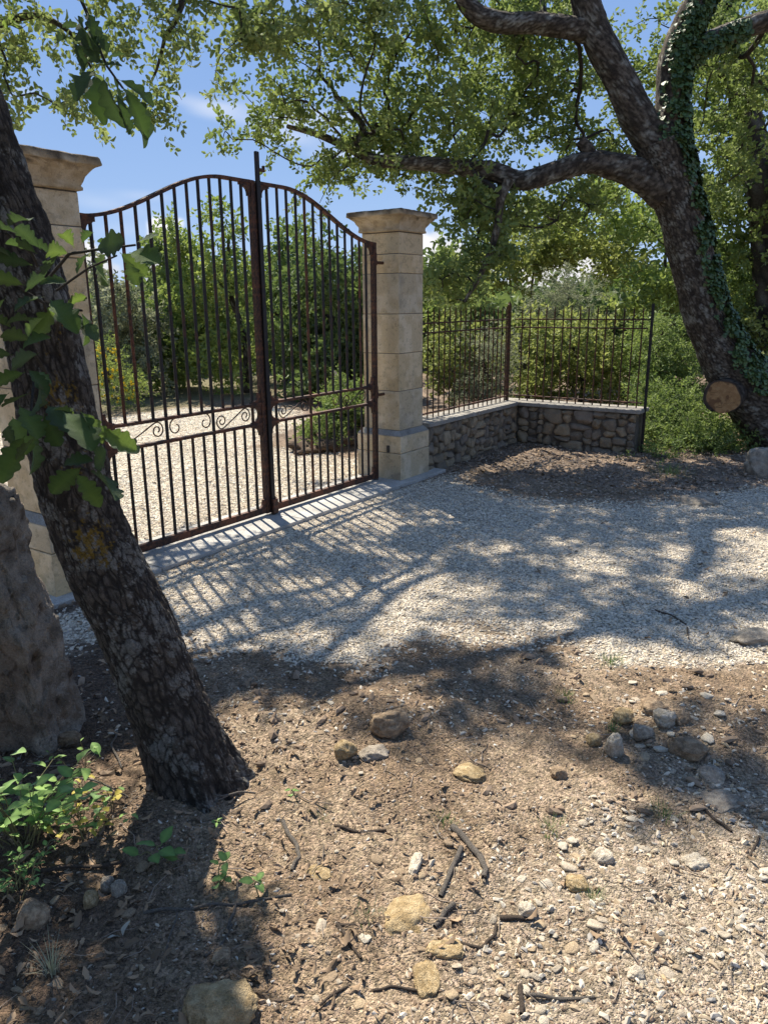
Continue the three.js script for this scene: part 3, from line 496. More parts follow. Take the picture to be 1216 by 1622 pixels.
const blobPoints = (blobs, R) => { const out = []; for (const b of blobs) { const { c, r, n } = b; for (let k = 0, g = 0; k < n && g < n * 12; g++) { const v = V(R() * 2 - 1, R() * 2 - 1, R() * 2 - 1); if (v.lengthSq() > 1) continue; const p = V(c.x + v.x * r.x, c.y + v.y * r.y, c.z + v.z * r.z); if (fbm(p.x * 1.5, p.y * 1.5, p.z * 1.5, 2) < (b.gap ?? -0.12)) continue; out.push(p); k++; } } return out; };
const seen = (px, py, z, rx, ry, rz, n, gap) => ({ c: ahead(px, py, z), r: V(rx * z / FPX, ry * z / FPX, rz), n, gap });
// joins the points to the limbs as a tree would: each to the nearest wood, the way to the trunk counted too
function branchOut(parent, base, limbs, pts, { R, mat = M.barkFine, tipR = 0.0035, power = 2.3, keep = 40, maxR = 0.05, wayCost = 0.22, name = 'branch' }) {
  const nodes = []; for (const { pts: P, rads: Q, way = 0 } of limbs) { const c = new THREE.CatmullRomCurve3(P, false, 'centripetal'), L = c.getLength(), n = Math.max(2, Math.round(L / 0.18)); for (let i = Math.round(n * 0.15); i <= n; i++) { const t = i / n, f = t * (P.length - 1), a = Math.min(Math.floor(f), P.length - 2); nodes.push({ p: c.getPoint(t), r: lerp(Q[a], Q[a + 1], f - a), way: way + L * t, parent: -1, wood: true }); } }
  const n = pts.length, best = new Float64Array(n).fill(1e9), from = new Int32Array(n), done = new Uint8Array(n);
  const relax = (k) => { const a = nodes[k]; for (let i = 0; i < n; i++) if (!done[i]) { const d = a.p.distanceTo(pts[i]), c = d + wayCost * a.way; if (c < best[i]) { best[i] = c; from[i] = k; } } };
  const w = nodes.length; for (let k = 0; k < w; k++) relax(k);
  for (let s = 0; s < n; s++) { let m = 1e9, at = -1; for (let i = 0; i < n; i++) if (!done[i] && best[i] < m) { m = best[i]; at = i; } if (at < 0) break; done[at] = 1; const a = nodes[from[at]]; nodes.push({ p: pts[at], way: a.way + a.p.distanceTo(pts[at]), parent: from[at], area: 0, kids: [] }); relax(nodes.length - 1); }
  for (let k = nodes.length - 1; k >= w; k--) { const a = nodes[k]; a.area = (a.area || 0) + (a.kids.length ? 0 : Math.pow(tipR, power)); const q = nodes[a.parent]; if (!q.wood) { q.area = (q.area || 0) + a.area; q.kids.push(k); } else (q.kids ??= []).push(k); a.r = Math.min(maxR, Math.pow(a.area, 1 / power)); }
  const chains = []; const walk = (k0, par) => { const P = [nodes[par].p], Q = [Math.min(nodes[k0].r * 1.15, nodes[par].r ?? 1)]; let k = k0; for (;;) { P.push(nodes[k].p); Q.push(nodes[k].r); const kids = nodes[k].kids; if (!kids.length) break; kids.sort((a, b) => nodes[b].r - nodes[a].r); for (const c of kids.slice(1)) walk(c, k); k = kids[0]; } Q[Q.length - 1] *= 0.5; chains.push([P, Q]); };
  for (let k = 0; k < w; k++) for (const c of nodes[k].kids ?? []) walk(c, k);
  chains.sort((a, b) => b[1][0] * b[0].length - a[1][0] * a[0].length);
  const rest = new Twigs(); chains.forEach(([P, Q], i) => { const [p, q] = crook(P.map((v) => v.clone().sub(base)), Q, R, 0.16); if (i < keep) { const t = new Twigs(); t.add(p, q, 8); part(name, t.build(), mat, parent); } else rest.add(p, q, Q[0] > 0.008 ? 5 : 4); });
  if (rest.idx.length) part('twigs', rest.build(), mat, parent).userData.kind = 'stuff';
}

// ------------------------------------------------------------------ the great oak on the right, with its ivy
const line = (list, z) => ({ pts: list.map(([x, y, , zz]) => ahead(x, y, zz ?? z)), rads: list.map(([x, y, r, zz]) => r * (zz ?? z) * 0.99 / FPX) });
const OAKZ = 8.5;
const shadeSpots = [];
function shadeFrom(px, py, a, b, h, n, R, hr = 0.5) { const q = ground(px, py), out = []; for (let k = 0; k < n; k++) { const an = R() * 6.283, d = Math.sqrt(R()), x = q.x + Math.cos(an) * d * a, z = q.z + Math.sin(an) * d * b, y = h + (R() - 0.5) * 2 * hr; out.push(V(x, 0, z).addScaledVector(SUN, y / SUN.y)); } return out; }
const trunkLine = line([[1300, 790, 78], [1264, 712, 58], [1215, 655, 49], [1164, 592, 40], [1125, 520, 33], [1102, 440, 30.5], [1080, 350, 31], [1058, 275, 35], [1045, 225, 36]], OAKZ);
const forkLeft = line([[1052, 245, 30], [1014, 195, 25], [977, 120, 21.5], [946, 60, 21], [926, 0, 19.5], [905, -110, 17, 8.6], [850, -260, 16, 8.8], [760, -400, 12, 8.9]], OAKZ);
const forkRight = line([[1054, 240, 31], [1062, 160, 21], [1068, 90, 21], [1086, 40, 20], [1114, -20, 18], [1130, -150, 20, 8.5], [1110, -330, 14, 8.4]], OAKZ);
const limbRight = line([[1076, 95, 17], [1130, 64, 15], [1190, 40, 13.5], [1270, 20, 14], [1380, -20, 10]], OAKZ);
const limbTop = line([[945, 52, 18], [890, 42, 15], [840, 36, 13.5], [795, 36, 14], [755, 22, 13], [728, -12, 12], [690, -90, 11, 8.3], [600, -220, 9, 8.1]], OAKZ);
const limbLow = line([[1052, 300, 30], [1018, 280, 24], [985, 266, 20], [930, 258, 16], [880, 272, 15], [826, 286, 14, 8.55], [780, 272, 14, 8.6], [720, 264, 11.5, 8.7], [655, 258, 10, 8.8], [590, 252, 8, 9.0], [548, 232, 6, 9.2], [500, 212, 4.5, 9.3], [455, 200, 3, 9.4]], OAKZ);
const limbKnob = line([[940, 262, 12], [930, 238, 10], [918, 222, 8]], OAKZ);
const limbHang = line([[806, 284, 7], [793, 315, 6.5], [788, 355, 6], [776, 400, 5], [758, 440, 4], [735, 478, 2.5]], 8.4);
const limbBack = line([[560, 236, 6], [575, 205, 5.5], [560, 180, 4.5], [530, 150, 3.5]], 9.1);
const limbUpLeft = { pts: [forkLeft.pts[5], V(0.9, 6.1, -8.6), V(-0.3, 6.5, -8.4), V(-1.6, 6.7, -8.0), V(-2.8, 6.6, -7.4)], rads: [0.12, 0.10, 0.075, 0.05, 0.03] };
const limbOver = { pts: [forkRight.pts[5], V(2.6, 6.6, -7.4), V(2.0, 7.0, -6.2), V(1.2, 7.0, -5.2)], rads: [0.11, 0.085, 0.06, 0.03] };
{
  const R = rng(404), base = V(trunkLine.pts[1].x + 0.15, 0, trunkLine.pts[1].z);
  const t = thing('ivy_clad_oak', 'big leaning oak with spreading crown and one sawn limb, right of the fence', 'tree', base);
  const rel = (l) => l.pts.map((p) => p.clone().sub(base));
  part('trunk', barkTube(rel(trunkLine), trunkLine.rads, { seg: 260, radial: 120, amp: 0.10, seed: 4, lichen: 0.26, coarse: 2.0 }), M.barkOak, t);
  const limb = (l, seg, rd, seed, amp = 0.11) => part('branch', barkTube(rel(l), l.rads, { seg, radial: rd, amp, seed, lichen: 0.2, coarse: 2.3 }), M.barkOak, t);
  limb(forkLeft, 130, 54, 5); limb(forkRight, 120, 54, 6); limb(limbRight, 70, 36, 7); limb(limbTop, 110, 34, 8); limb(limbLow, 170, 36, 9, 0.13); limb(limbKnob, 14, 20, 10, 0.2); limb(limbHang, 50, 14, 11); limb(limbBack, 30, 12, 12); limb(limbUpLeft, 70, 24, 13); limb(limbOver, 50, 24, 14);
  // the sawn limb facing the drive
  { const c = ahead(1143, 628, 8.20), g = new THREE.CylinderGeometry(0.183, 0.22, 0.30, 40, 6), p = g.attributes.position; for (let i = 0; i < p.count; i++) { const a = Math.atan2(p.getZ(i), p.getX(i)), k = 1 + 0.06 * Math.sin(a * 2 + 1) + 0.03 * Math.sin(a * 5); p.setX(i, p.getX(i) * k); p.setZ(i, p.getZ(i) * k); } g.computeVertexNormals();
    const dir = V(-0.52, 0.02, 0.85).normalize(), q = new THREE.Quaternion().setFromUnitVectors(Y3, dir); const colr = new Float32Array(p.count * 3); for (let i = 0; i < p.count; i++) { const f = N3(p.getX(i) * 20, p.getY(i) * 8, p.getZ(i) * 20); colr.set(mixc([0.05, 0.04, 0.03], [0.19, 0.165, 0.14], smooth(f, -0.3, 0.6)), i * 3); } g.setAttribute('color', new THREE.BufferAttribute(colr, 3));
    const stub = part('limb_stub', g, M.barkOak, t); stub.quaternion.copy(q); stub.position.copy(c).addScaledVector(dir, -0.153).sub(base);
    const rings = texture(512, (i) => { const x = (i % 512) / 512 - 0.53, y = Math.floor(i / 512) / 512 - 0.47, a = Math.atan2(y, x), r = Math.hypot(x, y) * (1 + 0.06 * Math.sin(a * 2 + 1)) + 0.006 * N3(x * 9, y * 9, 3); const ring = 0.5 + 0.5 * Math.sin(r * 190 + 2 * N3(x * 4, y * 4, 1)); let k = mixc([0.26, 0.135, 0.05], [0.40, 0.24, 0.105], ring * 0.5 + 0.5 * smooth(fbm(x * 5 + 2, y * 5, 1, 3), -0.3, 0.3)); k = mixc(k, [0.13, 0.06, 0.025], smooth(fbm(x * 3 - 4, y * 2.4, 6, 3) + 0.5 * (-x - 0.1), 0.05, 0.35) * 0.8); k = mixc(k, [0.05, 0.035, 0.025], smooth(r, 0.44, 0.485)); return k; }, true);
    const face = new THREE.CircleGeometry(0.181, 48), fp = face.attributes.position, fu = face.attributes.uv; for (let i = 0; i < fp.count; i++) { const a = Math.atan2(fp.getY(i), fp.getX(i)), k = 1 + 0.06 * Math.sin(-a * 2 + 1) + 0.03 * Math.sin(-a * 5); if (i) { fp.setX(i, fp.getX(i) * k); fp.setY(i, fp.getY(i) * k); } fp.setZ(i, i ? 0 : 0.004); } face.computeVertexNormals();
    const disc = part('sawn_face', face, std({ map: rings, bumpMap: rep(limeBump, 3), bumpScale: 0.004, roughness: 0.85 }), t); disc.quaternion.setFromUnitVectors(V(0, 0, 1), dir); disc.position.copy(c).addScaledVector(dir, 0.002).sub(base);
    // drying cracks in the sawn face, thin dark grooves stood 1 mm proud so that they read
    const crk = new Twigs(); for (const L of [[[-0.13, 0.03], [-0.04, 0.045], [0.09, 0.05], [0.095, 0.0], [0.04, -0.01]], [[-0.12, 0.015], [-0.02, 0.005]], [[0.045, 0.0], [0.0, -0.09], [-0.055, -0.115]], [[0.03, -0.07], [0.13, -0.06]], [[0.01, -0.115], [-0.05, -0.12]]]) crk.add(L.map(([x, y]) => V(x, y, 0.001)), L.map(() => 0.0022), 4);
    const cm = part('drying_cracks', crk.build(), std({ color: col3(0.03, 0.02, 0.014), roughness: 1 }), t); cm.quaternion.copy(disc.quaternion); cm.position.copy(disc.position); }
  // crown in view
  const B = [[400, 210, 9.3, 52, 62, 0.5, 46], [450, 150, 9.3, 66, 74, 0.6, 74], [520, 60, 8.9, 90, 56, 0.7, 86], [560, 160, 9.3, 76, 80, 0.7, 96], [440, 35, 8.7, 84, 40, 0.6, 56], [640, 120, 9.1, 50, 80, 0.6, 48], [640, 235, 9.2, 78, 54, 0.6, 82], [720, 195, 9.1, 66, 74, 0.7, 84], [790, 120, 9.5, 74, 84, 0.8, 108], [740, 300, 9.0, 58, 52, 0.5, 54], [762, 370, 8.7, 44, 86, 0.4, 92], [720, 440, 8.7, 46, 44, 0.4, 46], [860, 180, 9.6, 66, 84, 0.7, 92], [900, 60, 10, 84, 76, 0.8, 100], [830, 40, 9.2, 66, 46, 0.6, 64], [720, 50, 9, 50, 60, 0.5, 40], [960, 260, 9.8, 50, 60, 0.6, 46], [1000, 110, 10.2, 56, 76, 0.6, 62], [1150, 70, 9.6, 80, 76, 0.7, 104], [1195, 190, 9.9, 56, 76, 0.6, 74], [1130, 250, 10.2, 50, 66, 0.6, 56], [555, 270, 9.3, 56, 36, 0.4, 40], [495, 285, 9.3, 44, 44, 0.4, 28], [610, 30, 8.8, 70, 40, 0.6, 44], [900, 330, 9.4, 60, 40, 0.5, 40], [830, 330, 9.2, 50, 50, 0.5, 44]].map((b) => seen(...b));
  for (const b of B) b.n = Math.round(b.n * (b.c.x < -0.2 ? 0.27 : 0.48));
  const pts = blobPoints(B, R);
  // crown above the picture, which throws the dapples on the drive
  const over = [];
  for (const [px, py, a, b, h, n] of [[420, 960, 0.6, 0.20, 6.3, 22], [520, 905, 0.5, 0.26, 6.4, 16], [640, 905, 0.7, 0.24, 6.4, 30], [560, 985, 0.7, 0.10, 6.2, 12], [760, 850, 0.8, 0.30, 6.8, 40], [720, 795, 0.5, 0.3, 6.8, 20], [900, 830, 0.8, 0.25, 7, 34], [860, 905, 0.7, 0.22, 6.6, 32], [780, 945, 0.55, 0.14, 6.2, 20], [1000, 880, 0.7, 0.3, 6.8, 32], [1120, 845, 0.9, 0.3, 7, 34], [1180, 930, 0.8, 0.25, 6.6, 32], [1040, 965, 0.7, 0.16, 6.4, 24], [900, 985, 0.6, 0.12, 6.2, 16], [690, 1060, 0.26, 0.14, 6.4, 14], [780, 1100, 0.30, 0.14, 6.4, 20], [850, 1060, 0.22, 0.10, 6.4, 8], [1150, 1000, 0.5, 0.14, 6.4, 20], [830, 1150, 0.2, 0.10, 6.4, 8], [1120, 1180, 0.34, 0.14, 6.6, 14], [1190, 1260, 0.34, 0.16, 6.6, 20], [1010, 1200, 0.2, 0.08, 6.6, 6], [620, 1160, 0.2, 0.08, 6.2, 7]]) over.push(...shadeFrom(px, py, a, b, h, Math.round(n * 0.4), R, 0.35));
  branchOut(t, base, [forkLeft, limbTop, limbRight, limbLow, limbHang, limbBack, forkRight].map((l) => ({ pts: l.pts, rads: l.rads })), pts, { R, keep: 60, maxR: 0.055, tipR: 0.0056 });
  branchOut(t, base, [limbUpLeft, limbOver, { pts: limbTop.pts.slice(4), rads: limbTop.rads.slice(4) }, { pts: forkLeft.pts.slice(5), rads: forkLeft.rads.slice(5) }], over, { R, keep: 10, maxR: 0.03, tipR: 0.0034 });
  foliage(t, base, pts, { per: 5, spread: 0.14, seed: 3, tint: [0.125, 0.185, 0.048], tint2: [0.31, 0.38, 0.11] });
  foliage(t, base, over, { per: 6, spread: 0.10, seed: 4, size: 1.1 });
}
{ // ivy on the oak's right side
  const R = rng(77), T = trunkLine, base = V(T.pts[1].x + 0.1, 0, T.pts[1].z), t = thing('ivy', 'dark glossy ivy climbing the right side of the big oak trunk', 'ivy', base);
  const lf = [leafShape({ len: 0.050, wid: 0.050, n: 4, fold: 0.15, curl: 0.1, stalk: 0.1 }), leafShape({ len: 0.038, wid: 0.044, n: 4, fold: 0.25, curl: 0.2, stalk: 0.1 })], ms = [[], []], cs = [[], []], m = new THREE.Matrix4();
  const put = (line, u0, u1, n, side, wide) => { const c = new THREE.CatmullRomCurve3(line.pts, false, 'centripetal'); for (let k = 0; k < n; k++) { const u = lerp(u0, u1, R()), p = c.getPointAt(u), tg = c.getTangentAt(u), f = c.getUtoTmapping(u) * (line.pts.length - 1), a = Math.min(Math.floor(f), line.pts.length - 2), r = lerp(line.rads[a], line.rads[a + 1], f - a);
      const toCam = V(-p.x, 0, -p.z).normalize(), right = tg.clone().cross(toCam).multiplyScalar(-1).normalize(); if (right.x < 0) right.negate(); const front = right.clone().cross(tg).normalize(); if (front.dot(toCam) < 0) front.negate();
      const ang = side + (R() + R() - 1) * wide, n3 = right.clone().multiplyScalar(Math.cos(ang)).addScaledVector(front, Math.sin(ang)); if (fbm(u * 14, ang * 1.3, line.pts.length, 3) < -0.18) continue;
      const q = p.clone().addScaledVector(n3, r * (1.0 + 0.10 * R()) + 0.035 * R() * R()).sub(base), down = V((R() - 0.5) * 1.5, -0.7, (R() - 0.5) * 1.5).addScaledVector(n3, 0.2 + 0.9 * R()).normalize(), x = down, z = n3.clone().addScaledVector(x, -n3.dot(x)).normalize(), y = z.clone().cross(x), s = 0.5 + 0.8 * R(), i = k % 2;
      m.makeBasis(x.clone().multiplyScalar(s), y.multiplyScalar(s), z.multiplyScalar(s)).setPosition(q); ms[i].push(m.clone()); cs[i].push(col3(...mixc([0.03, 0.06, 0.017], [0.085, 0.14, 0.035], R()))); } };
  put(T, 0.34, 0.50, 2200, 0.35, 1.1); put(T, 0.46, 0.80, 5200, 0.25, 1.0); put(T, 0.76, 1, 3200, 0.15, 0.9); put(forkRight, 0.02, 0.62, 6000, 0.7, 1.5); put(limbRight, 0.0, 0.35, 1100, 1.2, 1.2);
  ms.forEach((a, i) => mass('ivy_leaves', lf[i], M.ivy, a, cs[i], t));
  const st = new Twigs(); for (let k = 0; k < 5; k++) { const c = new THREE.CatmullRomCurve3(T.pts, false, 'centripetal'), P = []; for (let j = 0; j <= 18; j++) { const u = lerp(0.15, 0.98, j / 18), p = c.getPointAt(u), f = c.getUtoTmapping(u) * (T.pts.length - 1), a = Math.min(Math.floor(f), T.pts.length - 2), r = lerp(T.rads[a], T.rads[a + 1], f - a), an = 0.2 + k * 0.28 + 0.3 * N3(u * 4, k, 0); P.push(p.add(V(Math.cos(an) * r, 0.25 * r * Math.cos(an), Math.sin(an) * r)).sub(base)); } st.add(P, P.map((_, j) => 0.012 - 0.0004 * j), 6); }
  part('ivy_stems', st.build(), M.barkFine, t);
}

// a tree or shrub that stands farther back: trunk, branches, foliage
function plantTree(name, label, category, { foot, trunk, limbs = [], blobs, per = 4, kind = 'far', size = 1, spread = 0.2, tint, tint2, seed, keep = 10, group, maxR = 0.05, tipR = 0.004, extra = [], thin = 1 }) {
  for (const b of blobs) b.n = Math.round(b.n * (thin < 1 ? 0.62 : 0.57) * thin);
  const R = rng(seed * 911 + 5), pts = [...blobPoints(blobs, R), ...extra], base = foot.clone(), t = thing(name, label, category, base, 0, group);
  base.y = foot.y; const all = [];
  if (trunk) { part('trunk', barkTube(trunk.pts.map((p) => p.clone().sub(base)), trunk.rads, { seg: 40, radial: 14, amp: 0.12, seed, lichen: 0.15 }), M.bark, t); all.push(trunk); }
  for (const l of limbs) { part('branch', barkTube(l.pts.map((p) => p.clone().sub(base)), l.rads, { seg: 34, radial: 10, amp: 0.12, seed: seed + 1, lichen: 0.15 }), M.bark, t); all.push(l); }
  branchOut(t, base, all, pts, { R, keep, maxR, tipR }); foliage(t, base, pts, { per, kind, size, spread, tint, tint2, seed: seed + 2 });
  return t;
}
const stemFrom = (px, py, z, top, r, lean = 0) => { const f = ground(px, py), s = z / -f.z; f.multiplyScalar(s); f.y = heightAt(f.x, f.z) - 0.05; const e = ahead(top[0], top[1], z); return { foot: f, trunk: { pts: [f, f.clone().lerp(e, 0.35).add(V(lean, 0, 0.05)), f.clone().lerp(e, 0.7).add(V(-lean, 0, -0.05)), e], rads: [r * 1.25, r, r * 0.75, r * 0.4] } }; };
const GREEN = { bright: [[0.12, 0.19, 0.04], [0.38, 0.46, 0.11]], mid: [[0.08, 0.135, 0.035], [0.28, 0.36, 0.09]], dark: [[0.065, 0.11, 0.03], [0.16, 0.225, 0.06]], grey: [[0.12, 0.15, 0.08], [0.32, 0.34, 0.21]], yellow: [[0.12, 0.165, 0.04], [0.37, 0.41, 0.115]] };
const g2 = (k) => ({ tint: GREEN[k][0], tint2: GREEN[k][1] });
{ // an oak out of the picture on the left, whose branch ends hang into the top left corner
  const foot = V(-4.7, 0, -7.2), tr = { pts: [V(-4.7, -0.05, -7.2), V(-4.6, 1.8, -7.15), V(-4.75, 3.6, -7.2), V(-4.5, 5.4, -7.3)], rads: [0.26, 0.21, 0.18, 0.14] };
  const L = (head, list, rads) => ({ pts: [...head, ...list.map(([x, y, z]) => ahead(x, y, z))], rads });
  const limbs = [L([tr.pts[2], V(-4.0, 4.3, -7.2)], [[-40, 40, 7.3], [60, 25, 7.3], [120, 60, 7.3], [150, 120, 7.3]], [0.08, 0.06, 0.04, 0.026, 0.017, 0.008]), L([tr.pts[3], V(-3.8, 6.2, -7.3)], [[120, -180, 7.4], [250, -90, 7.5], [288, -10, 7.6], [284, 24, 7.6], [260, 60, 7.6], [254, 95, 7.6], [238, 135, 7.6]], [0.10, 0.075, 0.05, 0.036, 0.028, 0.024, 0.019, 0.014, 0.007]), L([V(-3.8, 6.2, -7.3), V(-2.9, 6.6, -7.5)], [[330, -130, 7.7], [450, -50, 7.9], [560, -20, 8.1], [640, 0, 8.2]], [0.06, 0.05, 0.036, 0.024, 0.014, 0.007])];
  plantTree('overhanging_oak', 'oak outside the frame whose leafy branch ends fill the top left corner', 'tree', { foot, trunk: tr, limbs, blobs: [[60, 55, 7.3, 80, 46, 0.5, 44], [150, 75, 7.3, 56, 52, 0.45, 36], [22, 170, 7.2, 26, 76, 0.4, 22], [135, 185, 7.4, 34, 36, 0.3, 20], [255, 60, 7.6, 42, 56, 0.4, 26], [262, 155, 7.6, 32, 44, 0.3, 26], [335, 45, 7.8, 50, 46, 0.45, 34], [405, 40, 7.9, 60, 42, 0.45, 40], [475, 30, 8.1, 60, 36, 0.45, 36], [345, 112, 7.8, 14, 22, 0.2, 7], [560, 10, 8.2, 60, 36, 0.45, 30], [200, 5, 7.4, 60, 26, 0.4, 30], [170, 150, 7.4, 40, 20, 0.3, 12]].map((b) => seen(...b)), per: 5, kind: 'oak', size: 1.02, spread: 0.13, tint: [0.15, 0.205, 0.06], tint2: [0.30, 0.36, 0.12], seed: 20, keep: 26, thin: 0.40, maxR: 0.03, tipR: 0.004 });
}
{ // the second oak, behind the great one on the right
  const tr = line([[1236, 640, 26], [1222, 520, 23], [1214, 420, 21], [1203, 300, 20], [1186, 190, 19], [1166, 110, 17], [1150, 40, 15], [1138, -60, 12]], 11), l1 = line([[1176, 148, 11], [1150, 115, 10], [1112, 104, 8], [1070, 96, 6], [1040, 100, 4]], 11), foot = tr.pts[0].clone(); foot.y = 0; tr.pts[0].y = -0.05;
  plantTree('slender_oak', 'slender oak rising behind the ivy-clad oak at the right edge', 'tree', { foot, trunk: tr, limbs: [l1], blobs: [[1180, 330, 11.2, 60, 70, 0.8, 74], [1110, 330, 11.6, 50, 60, 0.7, 50], [1200, 430, 11.2, 50, 60, 0.8, 60], [1240, 250, 11, 60, 80, 0.8, 60], [1130, 420, 12, 46, 46, 0.7, 40], [1090, 170, 11.5, 50, 60, 0.7, 46], [1200, 20, 11, 70, 50, 0.8, 50], [1200, 520, 11.4, 50, 50, 0.6, 40], [1160, 170, 12, 40, 50, 0.6, 30]].map((b) => seen(...b)), per: 5, kind: 'oak', size: 1.25, spread: 0.16, ...g2('mid'), seed: 21, keep: 22 });
}

// ------------------------------------------------------------------ trees and shrubs in the garden behind the gate
const bl = (list) => list.map((b) => seen(...b));
{
  let s = stemFrom(392, 640, 15, [362, 380], 0.07, 0.1);
  plantTree('young_oak', 'slim young oak with airy crown just left of the gate centre post', 'tree', { ...s, blobs: bl([[345, 400, 15, 50, 70, 0.9, 46], [310, 470, 15.4, 46, 60, 0.9, 44], [375, 480, 15, 40, 80, 0.8, 50], [290, 390, 15.2, 26, 50, 0.6, 18], [355, 570, 15, 46, 50, 0.9, 40]]), per: 6, kind: 'oak', size: 1.5, ...g2('bright'), seed: 31 });
  s = stemFrom(560, 690, 14, [520, 430], 0.09, 0.12);
  plantTree('holm_oak', 'dense dark green evergreen tree behind the right gate leaf', 'tree', { ...s, blobs: bl([[525, 470, 14, 60, 80, 1.1, 110], [470, 520, 14.4, 46, 90, 0.9, 90], [560, 560, 14, 46, 80, 0.9, 80], [510, 590, 13.6, 60, 44, 0.9, 60], [580, 460, 14.6, 40, 80, 0.8, 50]]), per: 7, kind: 'oak', size: 1.5, ...g2('dark'), seed: 32 });
  s = stemFrom(455, 660, 17, [440, 430], 0.08, 0.1);
  plantTree('field_oak', 'light green tree seen between the bars around the centre post', 'tree', { ...s, blobs: bl([[430, 440, 17, 46, 80, 1.0, 60], [410, 540, 17, 46, 60, 1.0, 50], [465, 390, 17.4, 36, 50, 0.8, 28]]), per: 6, kind: 'oak', size: 1.7, ...g2('mid'), seed: 33 });
  s = stemFrom(215, 650, 14.5, [205, 470], 0.05, 0.05);
  plantTree('grey_shrub', 'tall greyish shrub behind the left gate leaf beside the pillar', 'shrub', { ...s, blobs: bl([[185, 500, 14.5, 40, 60, 0.8, 60], [225, 520, 14.6, 40, 60, 0.8, 60], [200, 590, 14.3, 60, 40, 0.8, 56], [160, 450, 15, 26, 50, 0.6, 26]]), per: 6, kind: 'oak', size: 1.25, ...g2('grey'), seed: 34 });
  s = stemFrom(270, 640, 16, [272, 430], 0.06, 0.06);
  plantTree('garden_oak', 'bushy mid green tree behind the middle of the left gate leaf', 'tree', { ...s, blobs: bl([[268, 470, 16, 36, 90, 0.9, 64], [250, 560, 15.8, 44, 56, 0.9, 60], [300, 560, 15.6, 46, 54, 0.9, 50], [262, 400, 16, 20, 40, 0.5, 16]]), per: 6, kind: 'oak', size: 1.5, ...g2('mid'), seed: 35 });
  // broom with yellow flowers
  s = stemFrom(175, 665, 12.6, [170, 580], 0.02);
  const br = plantTree('broom_bush', 'low broom bush with yellow flowers behind the left gate hinge', 'bush', { ...s, blobs: bl([[168, 590, 12.6, 30, 46, 0.4, 60], [200, 625, 12.6, 26, 26, 0.4, 30]]), per: 5, kind: 'fine', size: 0.9, ...g2('bright'), seed: 36 });
  { const R = rng(5), ms = [], cs = [], m = new THREE.Matrix4(), g = new THREE.IcosahedronGeometry(0.022, 0); for (const p of blobPoints(bl([[166, 585, 12.5, 28, 46, 0.4, 70], [196, 620, 12.5, 22, 24, 0.3, 20]]), R)) { m.compose(p.sub(br.position), new THREE.Quaternion(), V(1, 0.8 + R() * 0.6, 1)); ms.push(m.clone()); cs.push(col3(0.72, 0.56, 0.02)); } mass('flowers', g, M.leaf, ms, cs, br); }
  // cistus by the drive, right behind the right leaf, with a fallen-looking stem
  s = stemFrom(545, 705, 9.4, [552, 650], 0.02);
  plantTree('rock_rose_bush', 'low dark rounded bush on the bank just behind the right gate leaf', 'bush', { ...s, blobs: bl([[545, 670, 9.4, 46, 30, 0.45, 120], [520, 690, 9.1, 40, 16, 0.3, 60], [575, 650, 9.6, 30, 30, 0.4, 50], [545, 625, 9.8, 40, 18, 0.3, 40]]), per: 6, kind: 'small', size: 1.1, spread: 0.09, ...g2('mid'), seed: 37, tipR: 0.002 });
  { const t = thing('bent_trunk', 'bare bent trunk leaning over the low bush behind the right gate leaf', 'tree trunk', ground(592, 700)); const P = [ahead(600, 690, 9.9), ahead(592, 655, 9.9), ahead(572, 632, 10), ahead(545, 612, 10.2), ahead(530, 590, 10.6)].map((p) => p.sub(t.position)); part('trunk', barkTube(P, [0.075, 0.07, 0.06, 0.05, 0.03], { seg: 30, radial: 14, seed: 3, lichen: 0.2 }), M.bark, t); }
  { // earth bank under it
    const c = ground(520, 712), g = new THREE.SphereGeometry(1, 48, 24), p = g.attributes.position, cl = new Float32Array(p.count * 3); for (let i = 0; i < p.count; i++) { const x = p.getX(i), y = p.getY(i), z = p.getZ(i), k = 1 + 0.3 * fbm(x * 2, y * 2, z * 2, 4); p.setXYZ(i, x * 0.95 * k, y * 0.22 * k, z * 0.42 * k); cl.set(mixc([0.14, 0.09, 0.055], [0.28, 0.2, 0.13], smooth(fbm(x * 6, y * 6, z * 6, 3), -0.3, 0.4)), i * 3); } g.setAttribute('color', new THREE.BufferAttribute(cl, 3)); g.computeVertexNormals(); g.rotateY(TURN).translate(c.x + 0.2, 0, c.z - 0.5); structure('earth_bank', g, M.ground); }
}
